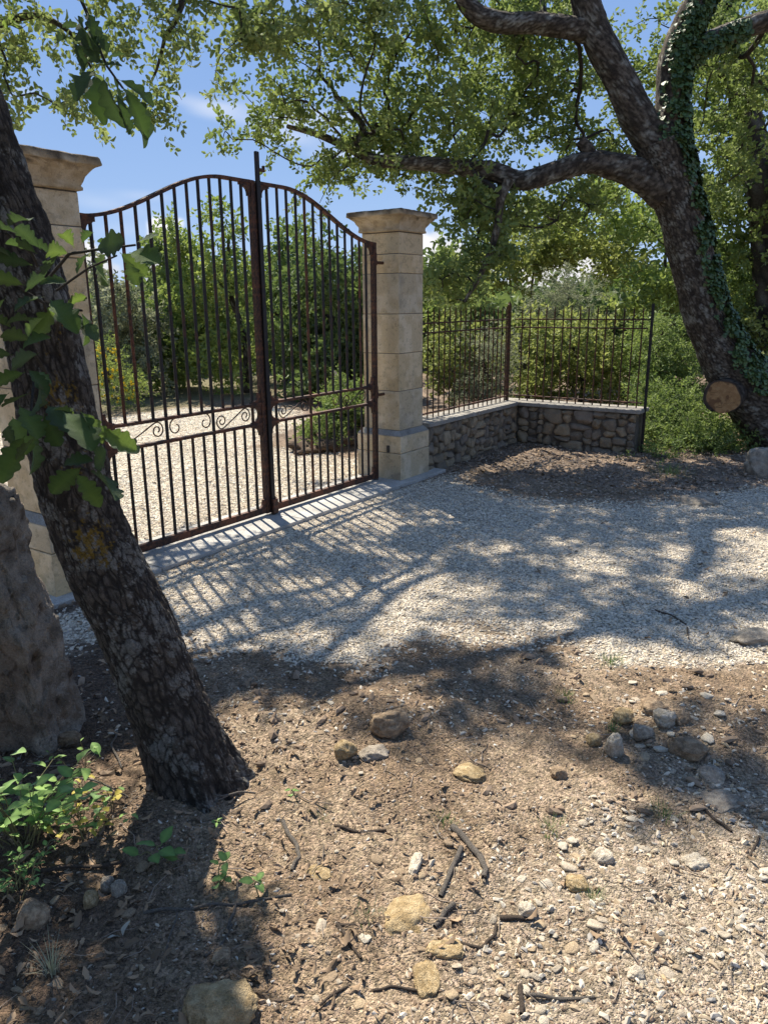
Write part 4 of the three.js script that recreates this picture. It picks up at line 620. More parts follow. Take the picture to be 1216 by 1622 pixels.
// ------------------------------------------------------------------ thicket behind the fence and round the oak's foot
{
  const put = (name, label, px, py, z, top, blobs, tone, kind, size, seed, per = 6) => { const s = stemFrom(px, py, z, top, 0.035, 0.06); plantTree(name, label, name.includes('oak') ? 'tree' : 'shrub', { ...s, blobs: bl(blobs), per, kind, size, ...g2(tone), seed, keep: 8 }); };
  put('yellow_green_shrub', 'yellow-green shrub behind the fence next to the right pillar', 715, 660, 12, [712, 500], [[705, 560, 12, 40, 60, 0.7, 70], [745, 600, 12, 40, 40, 0.7, 50]], 'yellow', 'oak', 1.1, 41);
  put('wiry_shrub', 'wiry grey-green shrub behind the left fence length', 770, 660, 11.4, [770, 520], [[770, 580, 11.4, 36, 60, 0.6, 80], [750, 620, 11.2, 30, 30, 0.5, 30]], 'grey', 'fine', 1.0, 42);
  put('hedge_shrub', 'yellow-green shrub behind the fence corner post', 830, 650, 12.2, [830, 510], [[830, 560, 12.2, 44, 60, 0.8, 76], [870, 590, 12.4, 46, 46, 0.8, 60]], 'yellow', 'oak', 1.1, 43);
  put('hawthorn_shrub', 'leafy shrub behind the middle of the right fence length', 915, 650, 12, [915, 510], [[915, 550, 12, 50, 56, 0.8, 84], [960, 590, 11.8, 44, 50, 0.7, 64]], 'yellow', 'oak', 1.05, 44);
  put('olive_shrub', 'grey-green shrub rising behind the fence top on the right', 905, 640, 13.6, [900, 470], [[900, 480, 13.6, 50, 40, 0.8, 60], [860, 520, 13.6, 40, 40, 0.7, 40]], 'grey', 'fine', 1.1, 45);
  put('thicket_shrub', 'tangled green shrub between the fence end and the oak', 1045, 680, 10.6, [1050, 520], [[1045, 560, 10.6, 44, 60, 0.7, 100], [1075, 620, 10.2, 34, 44, 0.6, 70], [1010, 600, 11.4, 34, 44, 0.5, 50], [1040, 640, 10, 30, 30, 0.4, 40]], 'mid', 'small', 1.25, 46, 7);
  put('box_bush', 'low box bush with small leaves at the foot of the oak', 1085, 720, 8.9, [1085, 670], [[1060, 690, 9, 46, 26, 0.4, 110], [1110, 690, 8.8, 46, 30, 0.4, 120], [1150, 715, 8.5, 30, 20, 0.3, 50], [1050, 650, 9.3, 30, 20, 0.4, 50]], 'mid', 'small', 1.0, 47, 7);
  put('privet_bush', 'small light green bush low before the fence end post', 1040, 745, 8.3, [1040, 720], [[1045, 738, 8.3, 26, 12, 0.25, 50], [1010, 750, 8.2, 20, 8, 0.2, 22]], 'mid', 'small', 0.9, 48, 6);
  put('sunlit_shrub', 'sunlit yellow-green shrub behind the oak at the right edge', 1200, 660, 11, [1200, 540], [[1195, 560, 11, 40, 60, 0.7, 80], [1220, 620, 10.6, 40, 50, 0.7, 60], [1170, 500, 11.6, 34, 40, 0.5, 36]], 'yellow', 'oak', 1.1, 49);
  put('field_oak', 'bright backlit oak in the middle distance behind the fence', 840, 600, 16, [850, 400], [[850, 380, 16, 76, 46, 1.2, 70], [780, 430, 16, 60, 40, 1.0, 40], [930, 400, 16.4, 66, 40, 1.1, 50], [700, 450, 16, 46, 40, 0.9, 26], [1000, 400, 16, 46, 50, 1, 36]], 'yellow', 'oak', 1.8, 50);
  put('field_oak', 'green oak far behind the gap right of the right pillar', 720, 600, 18, [720, 420], [[705, 430, 18, 40, 36, 1, 16], [690, 500, 18, 40, 40, 1, 34], [640, 480, 18, 60, 60, 1, 40]], 'mid', 'oak', 1.9, 51);
  put('field_oak', 'tall oak closing the view behind the ivy-clad trunk', 1060, 620, 14, [1060, 340], [[1040, 470, 14, 50, 44, 1, 44], [1000, 340, 14.4, 50, 50, 0.9, 26], [1080, 420, 13.6, 60, 60, 0.9, 40], [1180, 460, 14, 60, 70, 1, 60], [950, 340, 15, 50, 40, 0.9, 22]], 'bright', 'oak', 1.6, 52);
  // wood beyond: one mass
  const R = rng(88), ms = [[], []], cs = [[], []], m = new THREE.Matrix4();
  for (let k = 0; k < 10000; k++) { const az = lerp(-0.75, 0.85, R()), d = 20 + 46 * R() * R(), x = Math.sin(az) * d, z = -Math.cos(az) * d, top = (1.8 + 1.1 * fbm(x * 0.16, 3, z * 0.16, 3)) * (az > 0.02 ? 0.85 : 0.95); const y = heightAt(x, z) + top * Math.pow(R(), 0.7); if (fbm(x * 0.35, y * 0.5, z * 0.35, 2) < -0.2) continue;
    const s = 2.2 + 1.6 * R() + d * 0.03; m.compose(V(x, y, z), lay(V(R() - 0.5, R() * 0.7 - 0.25, R() - 0.5), R() * 2), V(s, s, s)); const i = k % 2; ms[i].push(m.clone()); cs[i].push(col3(...mixc([0.06, 0.10, 0.03], [0.19, 0.25, 0.07], R() * 0.6 + 0.4 * smooth(fbm(x * 0.2, 7, z * 0.2, 2), -0.3, 0.3)))); }
  const g = new THREE.Group(); g.name = 'distant_wood'; g.userData.kind = 'stuff'; tag(g, 'green scrub wood closing the view behind gate and fence', 'wood'); scene.add(g);
  ms.forEach((a, i) => mass('wood_foliage', SPRIG.far[i], M.leaf, a, cs[i], g));
}

// ------------------------------------------------------------------ the leaning oak in the foreground
const lean = line([[322, 1300, 84, 2.36], [308, 1235, 76, 2.38], [262, 1110, 68, 2.43], [216, 1000, 65, 2.45], [168, 900, 62, 2.46], [122, 785, 60, 2.46], [92, 650, 58, 2.46], [60, 500, 54, 2.46], [28, 390, 52, 2.46], [-8, 290, 50, 2.46], [-52, 150, 46, 2.46], [-120, -60, 42, 2.5], [-210, -330, 36, 2.7], [-260, -620, 30, 2.95]], 2.45);
{
  const R = rng(909), base = ground(315, 1262), t = thing('leaning_oak', 'rough lichen-spotted oak trunk leaning left in the foreground, with leafy shoots', 'tree', base), sub = (p) => p.clone().sub(base);
  const yel = [[150, 868, 0.085], [98, 625, 0.075], [100, 530, 0.075], [92, 552, 0.05], [120, 742, 0.05]].map(([x, y, r]) => [ahead(x, y, 2.32).sub(base), r]);
  part('trunk', barkTube(lean.pts.map(sub), lean.rads, { seg: 980, radial: 300, amp: 0.10, seed: 8, scale: 2.5, lichen: 0.27, yellow: yel, flare: 0.6 }), M.bark, t);
  // limbs that leave the trunk out of the picture and hang their ends into it
  const top = lean.pts[11], tip = lean.pts[13];
  const limbs = [
    { pts: [lean.pts[11], V(-1.9, 3.35, -3.2), V(-2.5, 3.7, -4.0)], rads: [0.045, 0.034, 0.015] },
    { pts: [tip, V(-1.9, 4.9, -1.6), V(-1.5, 5.4, 0), V(-1.0, 5.6, 1.6)], rads: [0.09, 0.075, 0.06, 0.03] },
    { pts: [lean.pts[12], V(-2.1, 3.7, -3.0), V(-2.3, 3.9, -4.0), V(-2.2, 3.9, -5.0)], rads: [0.05, 0.035, 0.025, 0.012] },
  ];
  limbs.forEach((l, k) => part('branch', barkTube(l.pts.map(sub), l.rads, { seg: 60, radial: 12, amp: 0.14, seed: 30 + k, lichen: 0.2 }), M.bark, t));
  const over = []; for (const [px, py, a, b, h, n] of [[200, 1440, 0.16, 0.08, 3.6, 8], [110, 1530, 0.2, 0.08, 3.5, 5], [290, 1620, 0.12, 0.08, 3.5, 8], [120, 1080, 0.25, 0.3, 4.0, 16], [40, 1150, 0.3, 0.2, 4, 14], [160, 960, 0.2, 0.3, 4.2, 12], [400, 1060, 0.30, 0.10, 4.6, 14], [480, 1075, 0.22, 0.08, 4.6, 9], [330, 1060, 0.2, 0.1, 4.4, 9], [30, 980, 0.3, 0.4, 4.4, 16]]) over.push(...shadeFrom(px, py, a, b, h, Math.round(n * 0.7), R, 0.22));
  branchOut(t, base, limbs, over, { R, keep: 4, maxR: 0.02, tipR: 0.003 });
  foliage(t, base, over, { per: 6, spread: 0.12, seed: 62, size: 1.15 });
  { // the crown over and behind the camera
    const crown = blobPoints([{ c: V(-1.6, 5.2, 0.9), r: V(3.4, 1.5, 2.5), n: 190, gap: -0.2 }, { c: V(-3.4, 4.0, 0.6), r: V(1.6, 1.6, 2.4), n: 80, gap: -0.2 }], R); branchOut(t, base, limbs, crown, { R, keep: 8, maxR: 0.04, tipR: 0.004 }); foliage(t, base, crown, { per: 9, spread: 0.24, seed: 63, size: 1.9 });
  }
  // leafy shoots on the trunk, leaf by leaf
  const lf = []; for (let k = 0; k < 5; k++) lf.push(leafShape({ len: 1, wid: 0.60 + 0.05 * (k % 3), n: 30, lobes: 4.2, depth: 0.34, fold: 0.14 + 0.07 * k, curl: 0.06 + 0.09 * k, stalk: 0.08 }));
  const lfn = []; for (let k = 0; k < 4; k++) lfn.push(leafShape({ len: 1, wid: 0.46 + 0.04 * k, n: 30, lobes: 3.6, depth: 0.42, fold: 0.2 + 0.1 * k, curl: 0.15 + 0.1 * k, stalk: 0.12 }));
  const leafAt = (x0, y0, x1, y1, z, k, slim) => { const a = ahead(x0, y0, z), b = ahead(x1, y1, z - 0.03 + 0.10 * (R() - 0.5)), d = b.clone().sub(a), L = d.length() * 1.12; const m = part('leaf', slim ? lfn[k % 4] : lf[k % 5], M.nearLeaf[slim ? (R() < 0.5 ? 0 : 3) : (R() * 4) | 0], t); m.position.copy(a).sub(base); m.quaternion.copy(lay(d, (R() - 0.5) * 1.5 + 0.35)); const toCam = V(-a.x, EYE - a.y, -a.z).normalize(), n = V(0, 0, 1).applyQuaternion(m.quaternion); if (Math.abs(n.dot(toCam)) < 0.35) m.quaternion.multiply(new THREE.Quaternion().setFromAxisAngle(X3, 0.6 * Math.sign(R() - 0.3))); m.scale.setScalar(L); };
  [[215, 385, 246, 372], [205, 400, 244, 407], [190, 400, 226, 428], [185, 395, 160, 378], [170, 400, 148, 438], [152, 395, 188, 383], [140, 402, 120, 428], [110, 402, 74, 394], [118, 392, 98, 362], [130, 387, 142, 362], [200, 410, 216, 446], [95, 402, 68, 430], [60, 402, 18, 380], [65, 395, 30, 358], [30, 372, -12, 350], [52, 420, 2, 408], [40, 452, -6, 438], [70, 470, 25, 482], [80, 475, 112, 502], [92, 482, 60, 522], [108, 490, 150, 532], [105, 485, 132, 468], [128, 492, 142, 540], [70, 502, 40, 524], [60, 512, 18, 498], [50, 540, 8, 528], [62, 560, 18, 576], [40, 590, -2, 602], [45, 585, 72, 612], [60, 602, 70, 652], [50, 622, 8, 640], [30, 642, 60, 682], [20, 660, 40, 702], [45, 682, 66, 742], [40, 690, 8, 742], [60, 690, 28, 722], [75, 642, 110, 672], [100, 652, 142, 692], [128, 652, 166, 690], [150, 682, 206, 702], [160, 690, 212, 712], [130, 740, 88, 772], [140, 745, 188, 772], [120, 750, 152, 788], [100, 738, 128, 724], [150, 742, 162, 718], [20, 562, -18, 556], [15, 622, -18, 652], [85, 410, 60, 380], [20, 410, -20, 380], [20, 520, -14, 500], [75, 440, 40, 450], [10, 470, -20, 520], [84, 612, 60, 585], [35, 555, 60, 530], [25, 705, 10, 680], [70, 655, 90, 700], [12, 360, 40, 338], [60, 452, 95, 440], [120, 660, 96, 640]].forEach((a, k) => leafAt(...a, 1.93 + 0.24 * R(), k));
  // nearer twig hanging from above, dark against the sky
  [[138, 20, 152, 48], [134, 24, 122, 60], [150, 40, 168, 74], [140, 46, 146, 78], [112, 60, 82, 62], [116, 66, 132, 92], [170, 100, 142, 94], [150, 110, 122, 138], [150, 114, 156, 168], [164, 118, 174, 178], [178, 116, 194, 162], [184, 124, 238, 152], [190, 130, 243, 208], [196, 140, 228, 192], [180, 140, 208, 202], [160, 106, 186, 98], [146, 6, 160, -20], [136, 8, 118, -16], [128, 44, 100, 36], [168, 96, 190, 82]].forEach((a, k) => leafAt(...a, 1.78 + 0.10 * R(), k + 2, true));
  const shoots = new Twigs(), sh = (list, r) => { const P = list.map(([x, y, z]) => ahead(x, y, z).sub(base)); shoots.add(P, P.map((_, k) => r * (1 - 0.6 * k / P.length)), 6); };
  sh([[78, 440, 2.3], [110, 402, 2.1], [150, 396, 2.02], [215, 388, 2.0]], 0.005); sh([[90, 460, 2.3], [140, 425, 2.1], [185, 405, 2.0]], 0.004); sh([[60, 420, 2.3], [50, 400, 2.1], [10, 370, 2.0]], 0.005); sh([[80, 520, 2.32], [70, 480, 2.1], [30, 455, 2.0]], 0.005); sh([[88, 530, 2.32], [100, 488, 2.1], [130, 492, 2.0]], 0.005); sh([[80, 600, 2.3], [55, 560, 2.1], [20, 560, 2.0]], 0.005); sh([[90, 640, 2.3], [55, 600, 2.1], [45, 690, 2.0]], 0.005); sh([[95, 660, 2.3], [110, 648, 2.1], [165, 692, 2.02]], 0.004); sh([[120, 740, 2.3], [128, 738, 2.1], [140, 745, 2.05]], 0.004);
  sh([[60, -60, 1.9], [120, -20, 1.85], [138, 20, 1.84], [150, 60, 1.84], [170, 105, 1.83], [195, 140, 1.83]], 0.0045); sh([[142, 40, 1.84], [118, 62, 1.84]], 0.003);
  part('shoots', shoots.build(), M.barkFine, t);
}

// ------------------------------------------------------------------ standing stone beside it
{
  const base = V(-1.375, 0, -2.72), t = thing('standing_stone', 'rough upright slab of stone between the leaning trunk and the left edge', 'standing stone', base);
  const g0 = new THREE.BoxGeometry(0.275, 1.22, 0.28, 34, 110, 28), g = smoothed(g0), p = g.attributes.position, v = V(), cl = new Float32Array(p.count * 3);
  for (let i = 0; i < p.count; i++) {
    v.fromBufferAttribute(p, i); const y = (v.y + 0.61) / 1.22; const ax = Math.abs(v.x) / 0.18, az = Math.abs(v.z) / 0.14, e = Math.max(0, ax * az - 0.62) * 0.22; v.x *= (1 - e) * (1.0 - 0.28 * smooth(y, 0.55, 1.0) + 0.05 * Math.sin(y * 5)) * (y < 0.15 ? lerp(0.72, 1, y / 0.15) : 1); v.z *= (1 - e);
    const w = worley(v.x * 5 + 3, v.y * 2.6, v.z * 5), n = 0.025 * fbm(v.x * 3 + 7, v.y * 2, v.z * 3, 2) + 0.022 * Math.round(3 * fbm(v.x * 5 + 1, v.y * 2.2, v.z * 5, 3)) / 1.5 - 0.03 * (w[0] - 0.5) - 0.012 * (worley(v.x * 16, v.y * 9, v.z * 16)[0] - 0.5) + 0.004 * N3(v.x * 16, v.y * 14, v.z * 16) - 0.014 * Math.max(0, N3(v.x * 9, v.y * 3.5, v.z * 9)); const d = V(v.x, v.y * 0.15, v.z).normalize(); v.addScaledVector(d, n);
    v.x += -0.17 * Math.max(0, y - 0.06) - 0.06 * y * (1 - y) + 0.02; v.y = y * 1.12 - 0.12 + (y > 0.97 ? 0.05 * N3(v.x * 9, 1, v.z * 9) - 0.10 * (v.x + 0.25) : 0);
    let c = mixc([0.125, 0.085, 0.055], [0.25, 0.185, 0.125], smooth(fbm(v.x * 5, v.y * 4, v.z * 5, 4), -0.35, 0.4)); const pale = smooth(fbm(v.x * 3 + 9, v.y * 6, v.z * 3, 3) + 0.9 * (v.x + 0.17 * y - 0.02) / 0.16, 0.45, 0.8); c = mixc(c, [0.62, 0.56, 0.47], pale * 0.65);
    const vein = smooth(Math.abs(fbm(v.x * 2.2 + 3, v.y * 2.6, v.z * 2.2, 3)), 0.03, 0.0); c = mixc(c, [0.42, 0.37, 0.30], vein * 0.5); const moss = smooth(fbm(v.x * 7, v.y * 7 + 4, v.z * 7, 3), 0.1, 0.35); c = mixc(c, [0.12, 0.10, 0.075], moss * 0.5); cl.set(c, i * 3); p.setXYZ(i, v.x, v.y, v.z);
  }
  g.computeVertexNormals(); g.setAttribute('color', new THREE.BufferAttribute(cl, 3)); const nn = planarUV(g); nn.rotateY(-0.12); part('slab', nn, M.bigStone, t);
}

// ------------------------------------------------------------------ loose rocks
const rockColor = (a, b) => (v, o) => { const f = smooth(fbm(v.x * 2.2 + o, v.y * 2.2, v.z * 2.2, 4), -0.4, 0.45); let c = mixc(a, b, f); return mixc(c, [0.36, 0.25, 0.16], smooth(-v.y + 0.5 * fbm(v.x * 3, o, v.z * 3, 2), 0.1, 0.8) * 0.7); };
const OCHRE = rockColor([0.48, 0.34, 0.165], [0.74, 0.57, 0.33]), PALE = rockColor([0.66, 0.57, 0.44], [0.94, 0.84, 0.69]), BROWN = rockColor([0.34, 0.235, 0.145], [0.62, 0.46, 0.30]), GREY = rockColor([0.40, 0.34, 0.27], [0.66, 0.575, 0.46]);
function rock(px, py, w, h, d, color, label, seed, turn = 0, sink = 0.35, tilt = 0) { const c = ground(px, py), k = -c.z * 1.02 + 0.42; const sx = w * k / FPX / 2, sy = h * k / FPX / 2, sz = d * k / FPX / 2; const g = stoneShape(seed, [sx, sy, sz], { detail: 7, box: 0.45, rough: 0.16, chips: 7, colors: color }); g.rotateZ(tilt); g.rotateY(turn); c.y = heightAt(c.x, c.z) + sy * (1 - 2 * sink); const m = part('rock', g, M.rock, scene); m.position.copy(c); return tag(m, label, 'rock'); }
rock(642, 1455, 92, 36, 80, OCHRE, 'large flat ochre stone slab in the dirt left of the short sticks', 1, 0.3, 0.5);
rock(350, 1618, 120, 60, 84, OCHRE, 'big yellow rock cut by the bottom edge of the picture', 2, 0.2, 0.35);
rock(616, 1166, 62, 46, 50, BROWN, 'brown rock in the dark hollow in the middle of the dirt', 3, 0.4, 0.3);
rock(548, 1204, 38, 34, 34, OCHRE, 'pale brown rock in front of the dark hollow', 4, 0.1, 0.3);
rock(592, 1202, 50, 22, 34, GREY, 'low dark rock right beside the pale brown rock', 5, 0.2, 0.35);
rock(970, 1192, 32, 46, 30, PALE, 'upright pointed pale stone at the front of the rock cluster', 6, 0.5, 0.25, 0.2);
rock(1088, 1200, 66, 30, 44, BROWN, 'long dark brown rock at the right end of the rock cluster', 7, -0.2, 0.3);
rock(1048, 1160, 36, 32, 34, PALE, 'pale round rock behind the long dark brown rock', 8, 0.7, 0.3);
rock(1018, 1172, 34, 28, 32, GREY, 'grey rock in the middle of the rock cluster', 9, 0.1, 0.3);
rock(988, 1142, 40, 28, 36, OCHRE, 'ochre rock at the back left of the rock cluster', 10, 0.9, 0.35);
rock(1032, 1136, 50, 26, 40, BROWN, 'flattish brown rock at the back of the rock cluster', 11, 0.3, 0.35);
rock(940, 1170, 24, 22, 24, OCHRE, 'small yellowish rock left of the upright pointed stone', 12, 0.3, 0.3);
rock(1075, 1158, 30, 26, 30, BROWN, 'small brown rock right of the pale round rock', 13, 0.3, 0.3);
rock(912, 1398, 36, 20, 36, OCHRE, 'smooth ochre stone among pale gravel right of the curved stick', 14, 0.2, 0.4);
rock(835, 1446, 32, 30, 28, PALE, 'white angular rock lying against a short broken stick', 15, 0.2, 0.25);
rock(745, 1226, 54, 18, 46, OCHRE, 'flat buff stone sunk in the dirt left of centre right', 16, -0.5, 0.45);
rock(884, 1230, 26, 22, 26, BROWN, 'single brown pebble-like rock on bare dirt below the shade', 17, 0.4, 0.3);
rock(955, 1356, 36, 26, 34, PALE, 'pale buff rock at the left edge of the white gravel patch', 18, 0.6, 0.35);
rock(1210, 752, 60, 56, 50, GREY, 'rounded grey boulder at the foot of the ivy-clad oak', 19, 0.2, 0.25);
rock(1190, 1012, 76, 22, 60, GREY, 'flat grey rock in the gravel at the right edge', 20, 0.1, 0.45);
rock(1100, 1366, 40, 24, 34, PALE, 'white flattish rock in the white gravel at the right', 21, 0.3, 0.4);
rock(658, 1376, 18, 14, 52, PALE, 'narrow pale stone flake left of the two long sticks', 22, -0.25, 0.35);
rock(56, 1468, 50, 52, 46, BROWN, 'dark brown rock in the shade near the left edge', 23, 0.2, 0.3);
rock(146, 1436, 24, 32, 26, OCHRE, 'ochre rock lit by the sun below the leafy plant', 24, 0.2, 0.3);
rock(190, 1420, 24, 28, 24, GREY, 'grey egg-shaped rock in deep shade beside its twin', 25, 0.8, 0.3);
rock(172, 1412, 22, 28, 22, GREY, 'slim grey rock left of the egg-shaped one', 26, 0.1, 0.3);
rock(676, 1548, 44, 24, 80, OCHRE, 'buried ochre stone showing its top near the bottom middle', 27, 0.1, 0.5);
rock(1138, 1266, 84, 18, 60, GREY, 'flat grey stone sunk in shade at the right edge', 28, 0.1, 0.48);
rock(110, 1180, 40, 30, 30, BROWN, 'small brown rock at the foot of the standing stone', 29, 0.1, 0.3);
rock(1105, 795, 60, 16, 50, GREY, 'low grey rock where the gravel meets the leaf litter', 30, 0.2, 0.4);
rock(1006, 1550, 30, 18, 26, PALE, 'white rock near the bottom of the white gravel patch', 31, 0.5, 0.4);
rock(704, 1512, 64, 18, 40, OCHRE, 'thin buried slab beside the forked twig', 32, 0.05, 0.5);
rock(1128, 1232, 40, 30, 50, GREY, 'grey wedge-shaped rock standing above the sunk flat stone', 33, 0.3, 0.4);
rock(350, 1520, 34, 20, 30, BROWN, 'brown rock left of the bent twigs in half shade', 34, 0.2, 0.35);
rock(505, 1380, 40, 14, 44, OCHRE, 'flat yellowish stone left of the pale flake', 35, 0.3, 0.48);
{ // medium stones, alike, lying loose
  const R = rng(4242), shapes = [0, 1, 2, 3, 4, 5].map((k) => stoneShape(500 + k, [1, 0.62 + 0.1 * (k % 3), 0.8], { detail: 2, box: 0.6, rough: 0.16, chips: 10 })).map((g) => { const u = g.attributes.uv; for (let i = 0; i < u.count; i++) u.setXY(i, u.getX(i) * 0.02, u.getY(i) * 0.02); return g; });
  const mats = [[0.62, 0.53, 0.41], [0.74, 0.66, 0.53], [0.56, 0.43, 0.28], [0.43, 0.32, 0.21]].map((c) => std({ color: col3(...c), map: rep(greyMap, 3), bumpMap: rep(limeBump, 5), bumpScale: 0.006, roughness: 0.96 }));
  const lay1 = (n, label, group, pick, mat, lo, hi) => { for (let k = 0, guard = 0; k < n && guard < 9000; guard++) { const [px, py] = pick(), c = ground(px, py); const s = lo + (hi - lo) * Math.pow(R(), 2.2), m = part('loose_stone', shapes[(R() * 6) | 0], mats[mat()], scene); m.position.set(c.x, heightAt(c.x, c.z) + s * 0.06, c.z); m.rotation.set((R() - 0.5) * 0.5, R() * 6.28, (R() - 0.5) * 0.5); m.scale.set(s * (0.8 + 0.7 * R()), s * (0.32 + 0.34 * R()), s * (0.8 + 0.5 * R())); tag(m, label, 'stone', group); k++; } };
  lay1(64, 'loose whitish stone among the white gravel at the lower right', 'loose stones in the white gravel', () => { const y = 1290 + R() * 330; return [lerp(900 - (y - 1290) * 0.35, 1216, R()), y]; }, () => (R() < 0.75 ? (R() * 2) | 0 : 2), 0.010, 0.024);
  lay1(70, 'small loose stone on the bare brown dirt in the middle', 'loose stones on the bare dirt', () => { const y = 1060 + R() * 550; return [420 + R() * 440, y]; }, () => (R() * 4) | 0, 0.008, 0.022);
  lay1(50, 'loose stone scattered round the rock cluster at the right', 'loose stones round the rock cluster', () => [900 + (R() + R() - 1) * 180 + 120, 1160 + (R() + R() - 1) * 80], () => (R() * 4) | 0, 0.012, 0.030);
  lay1(26, 'small stone half hidden in the shaded soil at the lower left', 'stones in the shaded soil', () => [R() * 380, 1330 + R() * 290], () => 2 + ((R() * 2) | 0), 0.010, 0.028);
}
// ------------------------------------------------------------------ sticks
function stick(list, r, label, m = M.stick, name = 'stick', lift = 0.6) { const P = list.map(([x, y, dy]) => { const p = ground(x, y); p.y = heightAt(p.x, p.z) + r * lift + (dy || 0); return p; }), base = P[0].clone(), R = rng(Math.round(list[0][0] * 7 + list[0][1])); const [p, q] = crook(P.map((v) => v.sub(base)), P.map((_, k) => r * (1 - 0.35 * k / P.length)), R, 0.05); const o = part(name, (() => { const c = new THREE.CatmullRomCurve3(p, false, 'centripetal'); const pp = [], qq = []; const n = 28; for (let i = 0; i <= n; i++) { pp.push(c.getPoint(i / n)); const f = i / n * (q.length - 1), a = Math.min(Math.floor(f), q.length - 2); qq.push(lerp(q[a], q[a + 1], f - a) * (0.88 + 0.24 * R())); } pp.unshift(pp[0].clone()); qq.unshift(0.0001); pp.push(pp[pp.length - 1].clone()); qq.push(0.0001); pp[0].addScaledVector(pp[2].clone().sub(pp[1]), -0.1); const t = new Twigs(); t.add(pp, qq, 9); return t.build(); })(), m, scene); o.position.copy(base); return tag(o, label, 'stick'); }
stick([[716, 1310], [738, 1330], [760, 1356], [769, 1382], [766, 1398]], 0.0115, 'thickest curved grey stick right of the straight one');
stick([[730, 1342], [714, 1382], [697, 1424]], 0.0085, 'straight grey-brown stick leaning against the thick curved one');
stick([[719, 1436], [704, 1450], [688, 1472]], 0.0085, 'short stub of stick beside the flat ochre slab');
stick([[530, 1308], [562, 1320], [612, 1320]], 0.006, 'thin brown stick lying level in the dirt left of centre', M.stickDark);
stick([[448, 1300], [470, 1336], [474, 1356], [462, 1378]], 0.0075, 'bent grey stick in the litter left of the level brown stick');
stick([[534, 1472], [552, 1498], [572, 1520]], 0.005, 'dark twig left below the flat ochre slab', M.stickDark);
stick([[536, 1474], [580, 1472], [618, 1478]], 0.0045, 'thin dark twig pointing at the flat ochre slab', M.stickDark);
stick([[792, 1452], [815, 1456], [842, 1456]], 0.0085, 'short broken stick under the white angular rock', M.stickDark);
stick([[824, 1562], [825, 1584], [825, 1608]], 0.0075, 'upright-lying short dark stick at the bottom middle', M.stickDark);
stick([[832, 1578], [880, 1580], [942, 1581]], 0.0055, 'long straight twig pointing right from the short dark stick');
stick([[705, 1498], [762, 1502], [782, 1484], [786, 1462]], 0.005, 'forked bent twig right of the flat ochre slab', M.stickDark);
stick([[228, 1452], [300, 1450], [340, 1446], [400, 1436], [462, 1420]], 0.005, 'long pale twig lying across the shade at the lower left');
stick([[1108, 1280], [1130, 1296], [1158, 1316]], 0.006, 'dark twig under the shade at the right', M.stickDark);
stick([[1184, 1360], [1194, 1340], [1202, 1322]], 0.005, 'short twig near the right edge of the white gravel', M.stickDark);
stick([[186, 1160], [178, 1190], [194, 1222]], 0.0045, 'curved pale vine stem between standing stone and trunk', M.stick, 'stick', 2);
stick([[-40, 1436], [40, 1400], [110, 1384], [196, 1376]], 0.007, 'dark branch lying under the leafy plant at the left', M.stickDark, 'stick', 2);
stick([[100, 1260, 0.05], [150, 1272, 0.05], [206, 1286, 0.02]], 0.0035, 'pale thin stem arching right of the leafy plant', M.stick);
stick([[590, 1566], [620, 1560], [690, 1572]], 0.004, 'thin twig near the bottom left of the buried stone', M.stickDark);
stick([[500, 1600], [545, 1570], [582, 1545]], 0.004, 'thin slanting twig at the bottom left of centre', M.stickDark);
stick([[1034, 966], [1060, 975], [1086, 990], [1090, 1015]], 0.006, 'dark twig on the gravel at the right', M.stickDark);
stick([[300, 1260, 0.03], [350, 1280, 0.03], [405, 1262, 0.01]], 0.004, 'thin dead stem across the foot of the leaning trunk', M.stick);
stick([[265, 1510], [276, 1480], [282, 1455]], 0.003, 'short pale twig standing off the long pale twig', M.stick);
stick([[360, 1480], [372, 1452], [376, 1415], [380, 1380]], 0.004, 'pale twig rising from the long pale twig to a seedling', M.stick);
stick([[325, 1520], [350, 1500], [368, 1470]], 0.004, 'pale crooked twig below the long pale twig', M.stick);
